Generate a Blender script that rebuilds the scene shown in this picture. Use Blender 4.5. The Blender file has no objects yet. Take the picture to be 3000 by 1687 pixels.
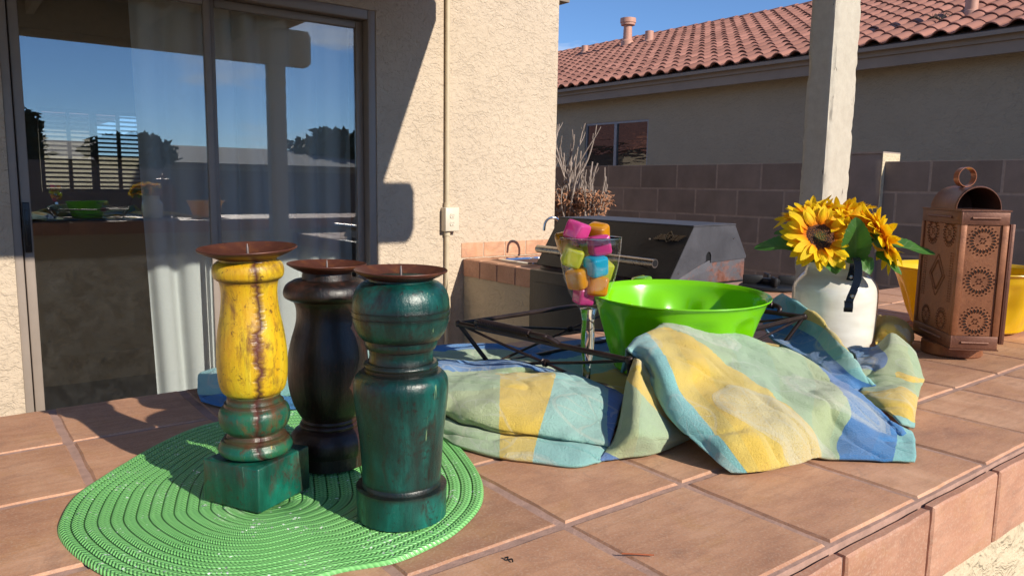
import bpy, bmesh, math, random
import numpy as np
from mathutils import Vector, Matrix, noise
random.seed(7)
R = math.radians
S = bpy.context.scene
COL = S.collection
# ------------------------------------------------------------------ camera
cam_d = bpy.data.cameras.new('camera'); cam = bpy.data.objects.new('camera', cam_d); COL.objects.link(cam); S.camera = cam
CAM = Vector((0.0, 0.0, 0.28))
yaw, pitch, roll = 0.914767, 0.135157, 0.0152523
fwd = Vector((math.cos(yaw)*math.cos(pitch), math.sin(yaw)*math.cos(pitch), -math.sin(pitch)))
rt = Vector((math.sin(yaw), -math.cos(yaw), 0.0)); up = rt.cross(fwd)
r2 = rt*math.cos(roll) + up*math.sin(roll); u2 = up*math.cos(roll) - rt*math.sin(roll)
cam.matrix_world = Matrix(((r2.x, u2.x, -fwd.x, CAM.x), (r2.y, u2.y, -fwd.y, CAM.y), (r2.z, u2.z, -fwd.z, CAM.z), (0, 0, 0, 1)))
cam_d.sensor_width = 36.0; cam_d.lens = 26.55; cam_d.clip_start = 0.02; cam_d.clip_end = 2000
# ------------------------------------------------------------------ sky and sun
SUN_DIR = Vector((0.196, -1.0, 0.529)).normalized()
elev = math.asin(SUN_DIR.z)
W = bpy.data.worlds.new('World'); S.world = W; W.use_nodes = True
wn = W.node_tree; wn.nodes.clear()
def WN(t): return wn.nodes.new(t)
sky = WN('ShaderNodeTexSky'); sky.sky_type = 'NISHITA'; sky.sun_disc = False
sky.sun_elevation = elev; sky.sun_rotation = math.atan2(SUN_DIR.x, SUN_DIR.y)
sky.altitude = 2500; sky.air_density = 1.0; sky.dust_density = 0.0; sky.ozone_density = 6.0
tc = WN('ShaderNodeTexCoord')
mp = WN('ShaderNodeMapping'); mp.inputs['Scale'].default_value = (1, 1, 5.5); mp.inputs['Location'].default_value = (2.3, 0.6, 0.4)
cn = WN('ShaderNodeTexNoise'); cn.inputs['Scale'].default_value = 3.2; cn.inputs['Detail'].default_value = 8; cn.inputs['Roughness'].default_value = 0.58
cr = WN('ShaderNodeValToRGB'); cr.color_ramp.elements[0].position = 0.555; cr.color_ramp.elements[1].position = 0.70
cr.color_ramp.elements[0].color = (0, 0, 0, 1); cr.color_ramp.elements[1].color = (0.7, 0.7, 0.7, 1)
mx = WN('ShaderNodeMix'); mx.data_type = 'RGBA'
mx.inputs[7].default_value = (7.5, 7.3, 7.1, 1)
bg = WN('ShaderNodeBackground'); bg.inputs['Strength'].default_value = 0.10
wo = WN('ShaderNodeOutputWorld')
wn.links.new(tc.outputs['Generated'], mp.inputs['Vector']); wn.links.new(mp.outputs['Vector'], cn.inputs['Vector'])
wn.links.new(cn.outputs['Fac'], cr.inputs['Fac']); wn.links.new(cr.outputs['Color'], mx.inputs[0])
wn.links.new(sky.outputs['Color'], mx.inputs[6]); wn.links.new(mx.outputs[2], bg.inputs['Color'])
wn.links.new(bg.outputs[0], wo.inputs['Surface'])
sl = bpy.data.lights.new('sun', 'SUN'); sl.energy = 3.8; sl.angle = R(0.53); sl.color = (1.0, 0.92, 0.79)
so = bpy.data.objects.new('sun', sl); COL.objects.link(so); so.location = (2, -8, 6)
so.rotation_euler = (-SUN_DIR).to_track_quat('-Z', 'Y').to_euler()
vs = S.view_settings; vs.view_transform = 'Standard'; vs.look = 'None'; vs.gamma = 1.0; vs.exposure = 0.62; vs.use_curve_mapping = False
S.render.engine = 'CYCLES'
S.cycles.max_bounces = 10; S.cycles.transparent_max_bounces = 24; S.cycles.transmission_bounces = 8
S.cycles.caustics_refractive = False; S.cycles.caustics_reflective = False

# ------------------------------------------------------------------ helpers
def tagp(o, label=None, cat=None, group=None, kind=None):
    if label: o['label'] = label
    if cat: o['category'] = cat
    if group: o['group'] = group
    if kind: o['kind'] = kind
    return o
def empty(name, loc, label=None, cat=None, group=None):
    o = bpy.data.objects.new(name, None); o.location = loc; o.empty_display_size = 0.05; COL.objects.link(o)
    return tagp(o, label, cat, group)
def link(name, me, parent=None, loc=None, rot=None):
    """link mesh data as an object; world coordinates are kept when the parent is a moved empty"""
    o = bpy.data.objects.new(name, me); COL.objects.link(o)
    if parent is not None:
        o.parent = parent
        o.matrix_parent_inverse = Matrix.Identity(4)
        pl = world_loc(parent)
        o.location = (Vector(loc) if loc is not None else Vector((0, 0, 0))) - pl
    elif loc is not None: o.location = loc
    if rot is not None: o.rotation_euler = rot
    return o
def world_loc(o):
    v = Vector(o.location)
    return v + world_loc(o.parent) if o.parent else v
class MB:
    """collects geometry in world coordinates and links it as ONE mesh object"""
    def __init__(s): s.v = []; s.f = []; s.uv = None
    def add(s, vs, fs):
        n = len(s.v); s.v += [tuple(p) for p in vs]; s.f += [tuple(i+n for i in f) for f in fs]; return s
    def box(s, x0, x1, y0, y1, z0, z1):
        return s.add([(x0,y0,z0),(x1,y0,z0),(x1,y1,z0),(x0,y1,z0),(x0,y0,z1),(x1,y0,z1),(x1,y1,z1),(x0,y1,z1)],
                     [(0,3,2,1),(4,5,6,7),(0,1,5,4),(1,2,6,5),(2,3,7,6),(3,0,4,7)])
    def prism_y(s, prof, y0, y1):
        n = len(prof); vs = [(x, y0, z) for x, z in prof] + [(x, y1, z) for x, z in prof]
        fs = [tuple(range(n-1, -1, -1)), tuple(range(n, 2*n))] + [(i, (i+1) % n, (i+1) % n+n, i+n) for i in range(n)]
        return s.add(vs, fs)
    def lathe(s, prof, cx=0, cy=0, z0=0, seg=48, fn=None, M=None):
        vs = []; fs = []; n = len(prof)
        for i, (r, z) in enumerate(prof):
            for k in range(seg):
                a = 2*math.pi*k/seg; rr = fn(r, z, a) if fn else r
                vs.append((rr*math.cos(a), rr*math.sin(a), z))
        for i in range(n-1):
            for k in range(seg):
                a, b = i*seg+k, i*seg+(k+1) % seg; fs.append((a, b, b+seg, a+seg))
        if prof[0][0] > 1e-5: fs.append(tuple(range(seg-1, -1, -1)))
        if prof[-1][0] > 1e-5: fs.append(tuple(range((n-1)*seg, n*seg)))
        if M is None: M = Matrix.Identity(4)
        M2 = Matrix.Translation((cx, cy, z0)) @ M
        return s.add([tuple(M2 @ Vector(p)) for p in vs], fs)
    def tube(s, pts, r, seg=10, closed=False, cap=True):
        P = [Vector(p) for p in pts]; n = len(P); vs = []; fs = []
        rr = r if hasattr(r, '__len__') else [r]*n
        prev = None
        for i, p in enumerate(P):
            if closed: t = (P[(i+1) % n]-P[i-1])
            else: t = P[min(i+1, n-1)]-P[max(i-1, 0)]
            t = t.normalized() if t.length > 1e-9 else Vector((0, 0, 1))
            if prev is None:
                a = Vector((0, 0, 1)) if abs(t.z) < 0.9 else Vector((1, 0, 0))
                nrm = t.cross(a).normalized()
            else: nrm = (prev - t*prev.dot(t)).normalized()
            prev = nrm; b = t.cross(nrm)
            for k in range(seg):
                a = 2*math.pi*k/seg; vs.append(tuple(p + (nrm*math.cos(a)+b*math.sin(a))*rr[i]))
        m = n if closed else n-1
        for i in range(m):
            j = (i+1) % n
            for k in range(seg):
                k2 = (k+1) % seg; fs.append((i*seg+k, i*seg+k2, j*seg+k2, j*seg+k))
        if cap and not closed:
            fs.append(tuple(range(seg-1, -1, -1))); fs.append(tuple(range((n-1)*seg, n*seg)))
        return s.add(vs, fs)
    def mesh(s, name, mat, smooth=False, ang=40):
        me = bpy.data.meshes.new(name); me.from_pydata(s.v, [], s.f)
        mats = mat if isinstance(mat, (list, tuple)) else [mat]
        for m in mats: me.materials.append(m)
        me.update()
        bm = bmesh.new(); bm.from_mesh(me); bmesh.ops.recalc_face_normals(bm, faces=bm.faces); bm.to_mesh(me); bm.free()
        if smooth:
            me.polygons.foreach_set('use_smooth', [True]*len(me.polygons))
            if ang: me.set_sharp_from_angle(angle=R(ang))
        return me
    def build(s, name, mat, parent=None, smooth=False, ang=40, bevel=0, bseg=2):
        """origin at the middle of the bottom of the piece"""
        V = np.array(s.v); o0 = Vector(((V[:,0].min()+V[:,0].max())/2, (V[:,1].min()+V[:,1].max())/2, V[:,2].min()))
        s.v = [tuple(Vector(p)-o0) for p in s.v]
        me = s.mesh(name, mat, smooth, ang)
        if bevel:
            bm = bmesh.new(); bm.from_mesh(me)
            bmesh.ops.bevel(bm, geom=[e for e in bm.edges if e.calc_face_angle(0) > R(30)], offset=bevel, segments=bseg, affect='EDGES', profile=0.5)
            bm.to_mesh(me); bm.free()
            me.polygons.foreach_set('use_smooth', [True]*len(me.polygons)); me.set_sharp_from_angle(angle=R(50))
        return link(name, me, parent, o0)
def spline(pts, n=8, closed=False):
    P = [Vector(p) for p in pts]; N = len(P); out = []
    rng = range(N) if closed else range(N-1)
    for i in rng:
        p0 = P[i-1] if (closed or i > 0) else P[0]*2-P[1]
        p1 = P[i]; p2 = P[(i+1) % N]
        p3 = P[(i+2) % N] if (closed or i+2 < N) else p2*2-p1
        for k in range(n):
            t = k/n
            out.append(0.5*((2*p1)+(p2-p0)*t+(2*p0-5*p1+4*p2-p3)*t*t+(3*p1-p0-3*p2+p3)*t**3))
    if not closed: out.append(P[-1].copy())
    return out

# ------------------------------------------------------------------ materials
class NT:
    def __init__(s, name):
        s.m = bpy.data.materials.new(name); s.m.use_nodes = True; s.t = s.m.node_tree; s.t.nodes.clear()
        s.out = s.t.nodes.new('ShaderNodeOutputMaterial')
    def n(s, typ, _p=None, **inp):
        nd = s.t.nodes.new('ShaderNode'+typ)
        for k, v in (_p or {}).items(): setattr(nd, k, v)
        for k, v in inp.items():
            key = int(k[1:]) if k[0] == 'i' and k[1:].isdigit() else k.replace('_', ' ')
            s.set(nd.inputs[key], v)
        return nd
    def set(s, sock, v):
        if isinstance(v, bpy.types.NodeSocket): s.t.links.new(v, sock)
        elif isinstance(v, bpy.types.Node): s.t.links.new(v.outputs[0], sock)
        else:
            if isinstance(v, (tuple, list)) and len(v) == 3 and sock.type == 'RGBA': v = tuple(v)+(1,)
            sock.default_value = v
    def math(s, op, a, b=0.0, c=None, clamp=False):
        nd = s.n('Math', {'operation': op, 'use_clamp': clamp}, i0=a, i1=b)
        if c is not None: s.set(nd.inputs[2], c)
        return nd.outputs[0]
    def co(s, kind='Object', scale=(1, 1, 1), rot=(0, 0, 0), loc=(0, 0, 0)):
        t = s.n('TexCoord'); return s.n('Mapping', Vector=t.outputs[kind], Scale=scale, Rotation=rot, Location=loc).outputs[0]
    def geo(s, scale=(1, 1, 1)):
        g = s.n('NewGeometry'); return s.n('Mapping', Vector=g.outputs['Position'], Scale=scale).outputs[0]
    def noise(s, vec, scale, detail=4, rough=0.5, dist=0.0, out='Fac'):
        return s.n('TexNoise', Vector=vec, Scale=scale, Detail=detail, Roughness=rough, Distortion=dist).outputs[out]
    def ramp(s, fac, stops, mode='LINEAR'):
        nd = s.n('ValToRGB', Fac=fac); cr = nd.color_ramp; cr.interpolation = mode
        while len(cr.elements) < len(stops): cr.elements.new(0.5)
        for e, (p, c) in zip(cr.elements, stops):
            e.position = p; e.color = (c if isinstance(c, tuple) else (c, c, c))[:3]+(1,)
        return nd.outputs[0]
    def mix(s, f, a, b, mode='MIX'):
        nd = s.n('Mix', {'data_type': 'RGBA', 'blend_type': mode}); s.set(nd.inputs[0], f); s.set(nd.inputs[6], a); s.set(nd.inputs[7], b)
        return nd.outputs[2]
    def bump(s, h, strength=0.5, dist=0.002, normal=None):
        nd = s.n('Bump', Height=h, Strength=strength, Distance=dist)
        if normal is not None: s.set(nd.inputs['Normal'], normal)
        return nd.outputs[0]
    def bsdf(s, **k):
        return s.n('BsdfPrincipled', None, **k)
    def done(s, sh):
        s.t.links.new(sh.outputs[0] if isinstance(sh, bpy.types.Node) else sh, s.out.inputs['Surface']); return s.m
def simple(name, col, rough=0.5, metal=0.0, var=0.12, vs=20.0, bumpd=0.0, bscale=200.0, coat=0.0, spec=0.5, world=False):
    t = NT(name); v = t.geo() if world else t.co()
    nz = t.noise(v, vs, 5, 0.6)
    c = t.mix(t.ramp(nz, [(0.3, 0.0), (0.7, 1.0)]), tuple(x*(1-var) for x in col), tuple(min(1, x*(1+var)) for x in col))
    rr = t.math('ADD', rough-0.06, t.math('MULTIPLY', nz, 0.12))
    k = dict(Base_Color=c, Roughness=rr, Metallic=metal, Coat_Weight=coat, Specular_IOR_Level=spec)
    if bumpd: k['Normal'] = t.bump(t.noise(v, bscale, 4, 0.6), 0.6, bumpd)
    return t.done(t.bsdf(**k))

def stucco(name, col, bd=0.006, sc=1.0):
    t = NT(name); g = t.geo((sc, sc, sc))
    warp = t.n('VectorMath', {'operation': 'SCALE'}, Vector=t.n('VectorMath', {'operation': 'SUBTRACT'}, i0=t.noise(g, 14, 3, out='Color'), i1=(0.5, 0.5, 0.5)).outputs[0])
    warp.inputs['Scale'].default_value = 0.07
    p = t.n('VectorMath', {'operation': 'ADD'}, i0=g, i1=warp.outputs[0]).outputs[0]
    n1 = t.noise(t.n('Mapping', Vector=p, Scale=(0.8, 0.8, 1.25)).outputs[0], 30, 3, 0.55, 1.1)
    lo = t.noise(g, 5.5, 3, 0.6); n1 = t.math('ADD', n1, t.math('MULTIPLY', t.math('SUBTRACT', lo, 0.5), 0.35))
    ridge = t.ramp(n1, [(0.34, 0.0), (0.46, 0.7), (0.54, 0.75), (0.64, 1.0)])       # plateaus of the trowelled lace coat
    n2 = t.noise(t.n('Mapping', Vector=p, Location=(3.1, 1.7, 0.4)).outputs[0], 55, 3, 0.6)
    cav = t.ramp(n2, [(0.33, 0.0), (0.52, 1.0)])
    h = t.math('ADD', t.math('MULTIPLY', ridge, 0.62), t.math('MULTIPLY', cav, 0.28))
    h = t.math('ADD', h, t.math('MULTIPLY', t.noise(g, 240, 3, 0.7), 0.14))
    big = t.noise(g, 1.3, 4, 0.6)
    c = t.mix(t.ramp(big, [(0.3, 0.0), (0.7, 1.0)]), tuple(x*0.93 for x in col), tuple(x*1.05 for x in col))
    c = t.mix(t.math('MULTIPLY', t.math('SUBTRACT', 1.0, h, clamp=True), 0.12), c, tuple(x*0.6 for x in col))
    return t.done(t.bsdf(Base_Color=c, Roughness=0.9, Specular_IOR_Level=0.2, Normal=t.bump(h, 0.72, bd)))

def tile_mat(name, a, b, c3, rough=0.55):
    t = NT(name); g = t.geo(); oi = t.n('ObjectInfo')
    off = t.n('VectorMath', {'operation': 'ADD'}, i0=g, i1=t.n('CombineXYZ', X=t.math('MULTIPLY', oi.outputs['Random'], 7.0), Y=t.math('MULTIPLY', oi.outputs['Random'], 3.0)).outputs[0]).outputs[0]
    n1 = t.noise(off, 9, 6, 0.62, 0.6); n2 = t.noise(t.n('Mapping', Vector=off, Scale=(14, 60, 60)).outputs[0], 1.6, 5, 0.65, 0.4); n3 = t.noise(g, 420, 2, 0.6)
    n0 = t.noise(off, 3.2, 3, 0.5); n1 = t.math('ADD', t.math('MULTIPLY', n1, 0.65), t.math('MULTIPLY', n0, 0.35)); base = t.ramp(n1, [(0.36, a), (0.5, b), (0.64, c3)]); st_ = t.noise(off, 17, 6, 0.7, 1.2); base = t.mix(t.math('MULTIPLY', t.ramp(st_, [(0.54, 0.0), (0.68, 1.0)]), 0.45), base, (0.47, 0.24, 0.10)); base = t.mix(t.math('MULTIPLY', t.ramp(st_, [(0.34, 1.0), (0.44, 0.0)]), 0.30), base, (0.22, 0.125, 0.095))
    base = t.mix(t.math('MULTIPLY', t.ramp(n2, [(0.45, 0.0), (0.7, 1.0)]), 0.35), base, tuple(x*0.62 for x in a))
    v = t.math('ADD', 0.86, t.math('MULTIPLY', oi.outputs['Random'], 0.24))
    base = t.n('HueSaturation', Color=base, Value=v).outputs[0]
    base = t.mix(t.math('MULTIPLY', t.ramp(n3, [(0.50, 0.0), (0.68, 1.0)]), 0.32), base, (0.62, 0.46, 0.34)); base = t.mix(t.math('MULTIPLY', t.ramp(t.noise(g, 620, 3, 0.7), [(0.32, 1.0), (0.44, 0.0)]), 0.35), base, (0.20, 0.11, 0.08))
    rr = t.math('ADD', rough-0.1, t.math('MULTIPLY', n2, 0.25))
    return t.done(t.bsdf(Base_Color=base, Roughness=rr, Specular_IOR_Level=0.45, Normal=t.bump(t.math('ADD', t.math('MULTIPLY', n3, 0.35), n2), 0.5, 0.0007)))

M = {}
M['stucco'] = stucco('cream_stucco', (0.585, 0.475, 0.36), 0.0085, 1.15)
M['stucco_bar'] = stucco('bar_stucco', (0.64, 0.53, 0.37), 0.010, 0.9)
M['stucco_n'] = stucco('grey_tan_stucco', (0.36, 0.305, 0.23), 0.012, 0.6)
M['tile'] = tile_mat('terracotta_glazed', (0.40, 0.195, 0.115), (0.53, 0.275, 0.16), (0.66, 0.38, 0.235))
M['tile_edge'] = tile_mat('terracotta_edge', (0.42, 0.20, 0.125), (0.50, 0.25, 0.16), (0.57, 0.31, 0.205))
M['grout'] = simple('pink_brown_grout', (0.40, 0.245, 0.19), 0.95, var=0.2, vs=60, bumpd=0.001, bscale=300, world=True)
M['concrete'] = simple('patio_concrete', (0.34, 0.29, 0.23), 0.9, var=0.2, vs=3, bumpd=0.002, world=True)
M['gravel'] = simple('desert_gravel', (0.36, 0.27, 0.19), 0.95, var=0.4, vs=30, bumpd=0.02, bscale=40, world=True)
M['bronze'] = simple('bronze_aluminium', (0.30, 0.245, 0.205), 0.45, 0.1, var=0.06, vs=8)
M['black_plastic'] = simple('black_plastic', (0.012, 0.012, 0.013), 0.35)
M['off_white'] = simple('off_white_plastic', (0.66, 0.58, 0.46), 0.45, var=0.05)
M['conduit'] = simple('painted_conduit', (0.56, 0.46, 0.32), 0.55, var=0.08)
M['dark_iron'] = simple('brown_iron', (0.030, 0.018, 0.016), 0.38, 0.4, var=0.35, vs=60, bumpd=0.0006, bscale=160)
M['steel'] = simple('brushed_steel', (0.42, 0.38, 0.34), 0.28, 1.0, var=0.12, vs=30)
M['chrome'] = simple('chrome', (0.75, 0.75, 0.76), 0.12, 1.0, var=0.02)
M['black_iron'] = simple('cast_black', (0.010, 0.010, 0.011), 0.5, 0.2, bumpd=0.001)
M['white_lamp'] = simple('lamp_glass', (0.8, 0.8, 0.78), 0.4)
M['soffit'] = simple('brown_fascia_paint', (0.22, 0.17, 0.13), 0.7, var=0.1, vs=4, world=True)
M['fascia_n'] = simple('taupe_fascia_paint', (0.25, 0.20, 0.165), 0.7, var=0.12, vs=2, world=True)
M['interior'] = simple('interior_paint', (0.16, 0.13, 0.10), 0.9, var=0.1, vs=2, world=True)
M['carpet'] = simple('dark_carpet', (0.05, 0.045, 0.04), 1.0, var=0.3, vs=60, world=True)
M['slat'] = simple('blind_slat', (0.07, 0.065, 0.055), 0.6)
# ------------------------------------------------------------------ ground
G = -1.07
def struct(name, mb, mat):
    o = mb.build(name, mat); o['kind'] = 'structure'; return o
struct('ground', MB().box(-60, 90, -60, 90, G-0.4, G-0.02), M['gravel'])
struct('patio', MB().box(-4.5, 3.6, -3.2, 3.34, G-0.2, G), M['concrete'])
# ------------------------------------------------------------------ house with the sliding door
YW = 3.315
house = empty('stucco_house', (1.0, YW, G), 'cream stucco house wall with the sliding glass door behind the counter', 'house')
DX0, DX1, DZ = 0.235, 1.722, 1.078
w = MB(); T = 0.16
w.box(-5.0, DX0, YW, YW+T, G, 2.6); w.box(DX1, 2.852, YW, YW+T, G, 2.6); w.box(DX0, DX1, YW, YW+T, DZ, 2.6)
w.build('stucco_wall', M['stucco'], house)
MB().box(2.692, 2.849, YW+T, 9.2, G, 2.6).build('side_wall', M['stucco'], house)
MB().box(2.853, 3.15, YW+0.25, 9.2, 1.375, 1.46).build('eave_fascia', M['soffit'], house)
# interior of the house: a dim room
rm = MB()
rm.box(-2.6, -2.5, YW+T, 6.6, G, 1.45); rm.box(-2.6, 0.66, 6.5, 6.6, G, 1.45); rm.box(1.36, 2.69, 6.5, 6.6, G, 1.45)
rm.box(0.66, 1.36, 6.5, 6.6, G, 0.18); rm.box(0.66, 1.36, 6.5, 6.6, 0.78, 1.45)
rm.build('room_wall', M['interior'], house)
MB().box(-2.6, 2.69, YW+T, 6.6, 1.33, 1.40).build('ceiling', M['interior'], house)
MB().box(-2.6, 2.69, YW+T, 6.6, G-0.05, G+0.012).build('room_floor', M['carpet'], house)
t = NT('recessed_lamp_glow'); lamp_m = t.done(t.n('Emission', Color=(1, 0.95, 0.85), Strength=1.6))
dl = empty('ceiling_light', (0.656, 5.18, 1.305), 'small round recessed light lit in the dark ceiling behind the glass', 'light')
MB().lathe([(0.0, 0.0), (0.052, 0.0), (0.055, 0.006), (0.055, 0.02)], 0.656, 5.18, 1.306, 32).build('lens', lamp_m, dl, True)
MB().lathe([(0.058, 0.0), (0.075, 0.0), (0.075, 0.01), (0.058, 0.01)], 0.656, 5.18, 1.315, 32).build('trim_ring', M['white_lamp'], dl, True)
def glass_mat(name, dust=0.0, refl=0.13, tint=(0.965, 0.985, 0.98)):
    t = NT(name); v = t.geo()
    lw = t.n('LayerWeight', Blend=0.35)
    fac = t.math('ADD', refl, t.math('MULTIPLY', lw.outputs['Fresnel'], 0.35), clamp=True)
    tr = t.n('BsdfTransparent', Color=tint); gl = t.n('BsdfGlossy', Color=(0.95, 0.97, 1.0), Roughness=0.004)
    sh = t.n('MixShader', i0=fac, i1=tr.outputs[0], i2=gl.outputs[0])
    if dust:
        n1 = t.noise(v, 15, 10, 0.8, 0.6); n2 = t.noise(t.n('Mapping', Vector=v, Scale=(40, 1, 9)).outputs[0], 3.0, 6, 0.7, 2.0)
        d = t.math('MULTIPLY', t.math('ADD', t.ramp(n1, [(0.42, 0.25), (0.80, 1.0)]), t.ramp(n2, [(0.6, 0.0), (0.72, 1.0)])), dust)
        sh = t.n('MixShader', i0=d, i1=sh.outputs[0], i2=t.n('BsdfDiffuse', Color=(0.6, 0.62, 0.62)).outputs[0])
    return t.done(sh)
# far window and its louvred shutter
wb = empty('window_shutter', (1.01, 6.47, 0.20), 'louvred window shutter glowing at the far side of the dark room', 'shutter')
f = MB()
for x in (0.66, 0.835, 0.985, 1.01, 1.165, 1.335): f.box(x, x+0.024, 6.455, 6.485, 0.18, 0.78)
f.box(0.684, 1.335, 6.455, 6.4845, 0.18, 0.205); f.box(0.684, 1.335, 6.455, 6.4845, 0.755, 0.78)
f.build('shutter_frame', M['slat'], wb)
for k in range(17):
    z = 0.222+k*0.0325
    for x0, x1 in ((0.685, 0.834), (0.86, 0.984), (1.035, 1.164), (1.19, 1.334)):
        s = MB().box(x0, x1, -0.0125, 0.0125, -0.0015, 0.0015)
        s.v = [(x, 6.47+y*0.86-zz*0.5, z+y*0.5+zz*0.86) for x, y, zz in s.v]
        s.build('slat', M['slat'], wb)
MB().box(0.66, 1.36, 6.51, 6.516, 0.18, 0.78).build('dimming_pane', glass_mat('dimming_glass', 0.0, 0.06, (0.66, 0.70, 0.74)), wb)  # added pane, tinted to dim the brightness behind the slats
gw = MB().box(-3, 6, 9.4, 9.55, G, 0.52).build('garden_wall', M['stucco_bar']); tagp(gw, 'sunlit pale garden wall seen through the far shutters', 'wall')
# ------------------------------------------------------------------ sliding door
M['pane'] = glass_mat('door_pane_glass', 0.03)
M['pane2'] = glass_mat('fixed_pane_glass', 0.01)
door = empty('sliding_door', (1.0, YW+0.05, G), None, None); door.parent = house; door.location = Vector((1.0, YW+0.05, G))-world_loc(house)
f = MB(); a, b = YW+0.004, YW+0.10
f.box(DX0, DX0+0.028, a, b, G, DZ); f.box(DX1-0.040, DX1, a, b, G, DZ); f.box(DX0+0.028, DX1-0.040, a, b, DZ-0.045, DZ); f.box(DX0+0.028, DX1-0.04, a, b, G, G+0.05)
f.build('door_frame', M['bronze'], door, bevel=0.003)
f = MB(); a, b = YW+0.018, YW+0.045                                  # sliding leaf
f.box(0.268, 0.300, a, b, G+0.05, DZ-0.047); f.box(0.945, 0.972, a, b, G+0.05, DZ-0.047); f.box(0.301, 0.944, a, b, DZ-0.085, DZ-0.047); f.box(0.301, 0.944, a, b, G+0.05, G+0.13)
f.build('leaf_frame', M['bronze'], door, bevel=0.003)
f = MB(); a, b = YW+0.056, YW+0.085                                  # fixed leaf
f.box(0.974, 1.000, a, b, G+0.05, DZ-0.047); f.box(1.645, 1.681, a, b, G+0.05, DZ-0.047); f.box(1.001, 1.644, a, b, DZ-0.08, DZ-0.047); f.box(1.001, 1.644, a, b, G+0.05, G+0.12)
f.build('leaf_frame', M['bronze'], door, bevel=0.003)
MB().box(0.301, 0.944, YW+0.030, YW+0.034, G+0.13, DZ-0.085).build('glass_pane', M['pane'], door)
MB().box(1.001, 1.644, YW+0.068, YW+0.072, G+0.12, DZ-0.08).build('glass_pane', M['pane2'], door)
h = MB().box(0.271, 0.293, YW+0.000, YW+0.017, 0.005, 0.19); h.box(0.276, 0.287, YW-0.012, YW-0.0005, 0.03, 0.165)
h.tube([(0.282, YW-0.0005, 0.12), (0.282, YW-0.02, 0.12), (0.282, YW-0.02, 0.10)], 0.004, 8)
h.build('handle', M['black_plastic'], door, bevel=0.002)
# curtain behind the panes
def curtain(name, x0, x1, y, z0, z1, label, amp=0.030, per=0.135, ph=0.0):
    vs = []; fs = []; n = int((x1-x0)/0.006); m = 14
    for j in range(m+1):
        z = z0+(z1-z0)*j/m
        for i in range(n+1):
            x = x0+(x1-x0)*i/n; s = (x+ph+0.012*math.sin(z*2+x*9))/per
            fl = math.sin(2*math.pi*s+0.7*math.sin(2.3*s)); fl = math.copysign(abs(fl)**0.7, fl)
            vs.append((x+0.018*(0.5-z)*(1-i/n)+0.01*math.cos(2*math.pi*s), y+amp*fl*(1+0.25*math.sin(3.1*s))+0.004*noise.noise(Vector((x*8, z*3, 0))), z))
    for j in range(m):
        for i in range(n): fs.append((j*(n+1)+i, j*(n+1)+i+1, (j+1)*(n+1)+i+1, (j+1)*(n+1)+i))
    mb = MB().add(vs, fs)
    t = NT(name+'_cloth'); v = t.co()
    d = t.n('BsdfDiffuse', Color=t.mix(t.noise(v, 300, 2), (0.86, 0.87, 0.86), (0.90, 0.91, 0.90))); tl = t.n('BsdfTranslucent', Color=(0.65, 0.65, 0.6))
    o = mb.build(name, t.done(t.n('MixShader', i0=0.25, i1=d.outputs[0], i2=tl.outputs[0])), None, True, None); return tagp(o, label, 'curtain')
curtain('curtain', 0.715, 1.68, YW+0.165, G+0.03, 1.31, 'white pleated curtain hanging behind the right door pane')

# ------------------------------------------------------------------ conduit and outlet
cd = empty('electrical_conduit', (2.112, YW-0.012, -0.9), 'cream painted vertical conduit with double outlet box on the stucco wall', 'conduit')
MB().tube([(2.112, YW-0.013, 0.163), (2.112, YW-0.013, 1.5)], 0.0125, 14).build('pipe', M['conduit'], cd, True)
MB().tube([(2.112, YW-0.013, 0.036), (2.112, YW-0.013, -0.45), (2.118, YW-0.013, -0.9)], 0.0125, 14).build('pipe', M['conduit'], cd, True)
for z in (0.163, 0.016): MB().tube([(2.112, YW-0.013, z), (2.112, YW-0.013, z+0.022)], 0.017, 14).build('coupling', M['conduit'], cd, True)
bx = MB().box(2.083, 2.166, YW-0.046, YW-0.001, 0.040, 0.162).build('outlet_box', M['off_white'], cd, bevel=0.004)
for z in (0.120, 0.080):
    rc = MB(); n = 20
    pr = []
    for k in range(n):
        a = 2*math.pi*k/n; pr.append((0.0155*math.cos(a), max(-0.0125, min(0.0125, 0.0165*math.sin(a)))))
    rc.add([(2.1245+x, YW-0.0495, z+y) for x, y in pr]+[(2.1245+x, YW-0.046, z+y) for x, y in pr], [tuple(range(n))]+[(i, (i+1) % n, (i+1) % n+n, i+n) for i in range(n)])
    rc.build('receptacle', M['off_white'], bx)
    sl_ = MB().box(2.1180, 2.1196, YW-0.0504, YW-0.0496, z-0.001, z+0.007); sl_.box(2.1295, 2.1311, YW-0.0504, YW-0.0496, z, z+0.007); sl_.box(2.1225, 2.1265, YW-0.0504, YW-0.0496, z-0.009, z-0.005)
    sl_.build('slot', M['black_plastic'], bx)
ld = MB().tube(spline([(2.118, YW-0.02, -0.16), (2.105, YW-0.03, -0.28), (2.085, YW-0.03, -0.36), (2.09, YW-0.03, -0.44), (2.12, YW-0.03, -0.42), (2.125, YW-0.02, -0.30)], 6), 0.004, 8)
ld.build('cable_loop', M['conduit'], cd, True)

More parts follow.
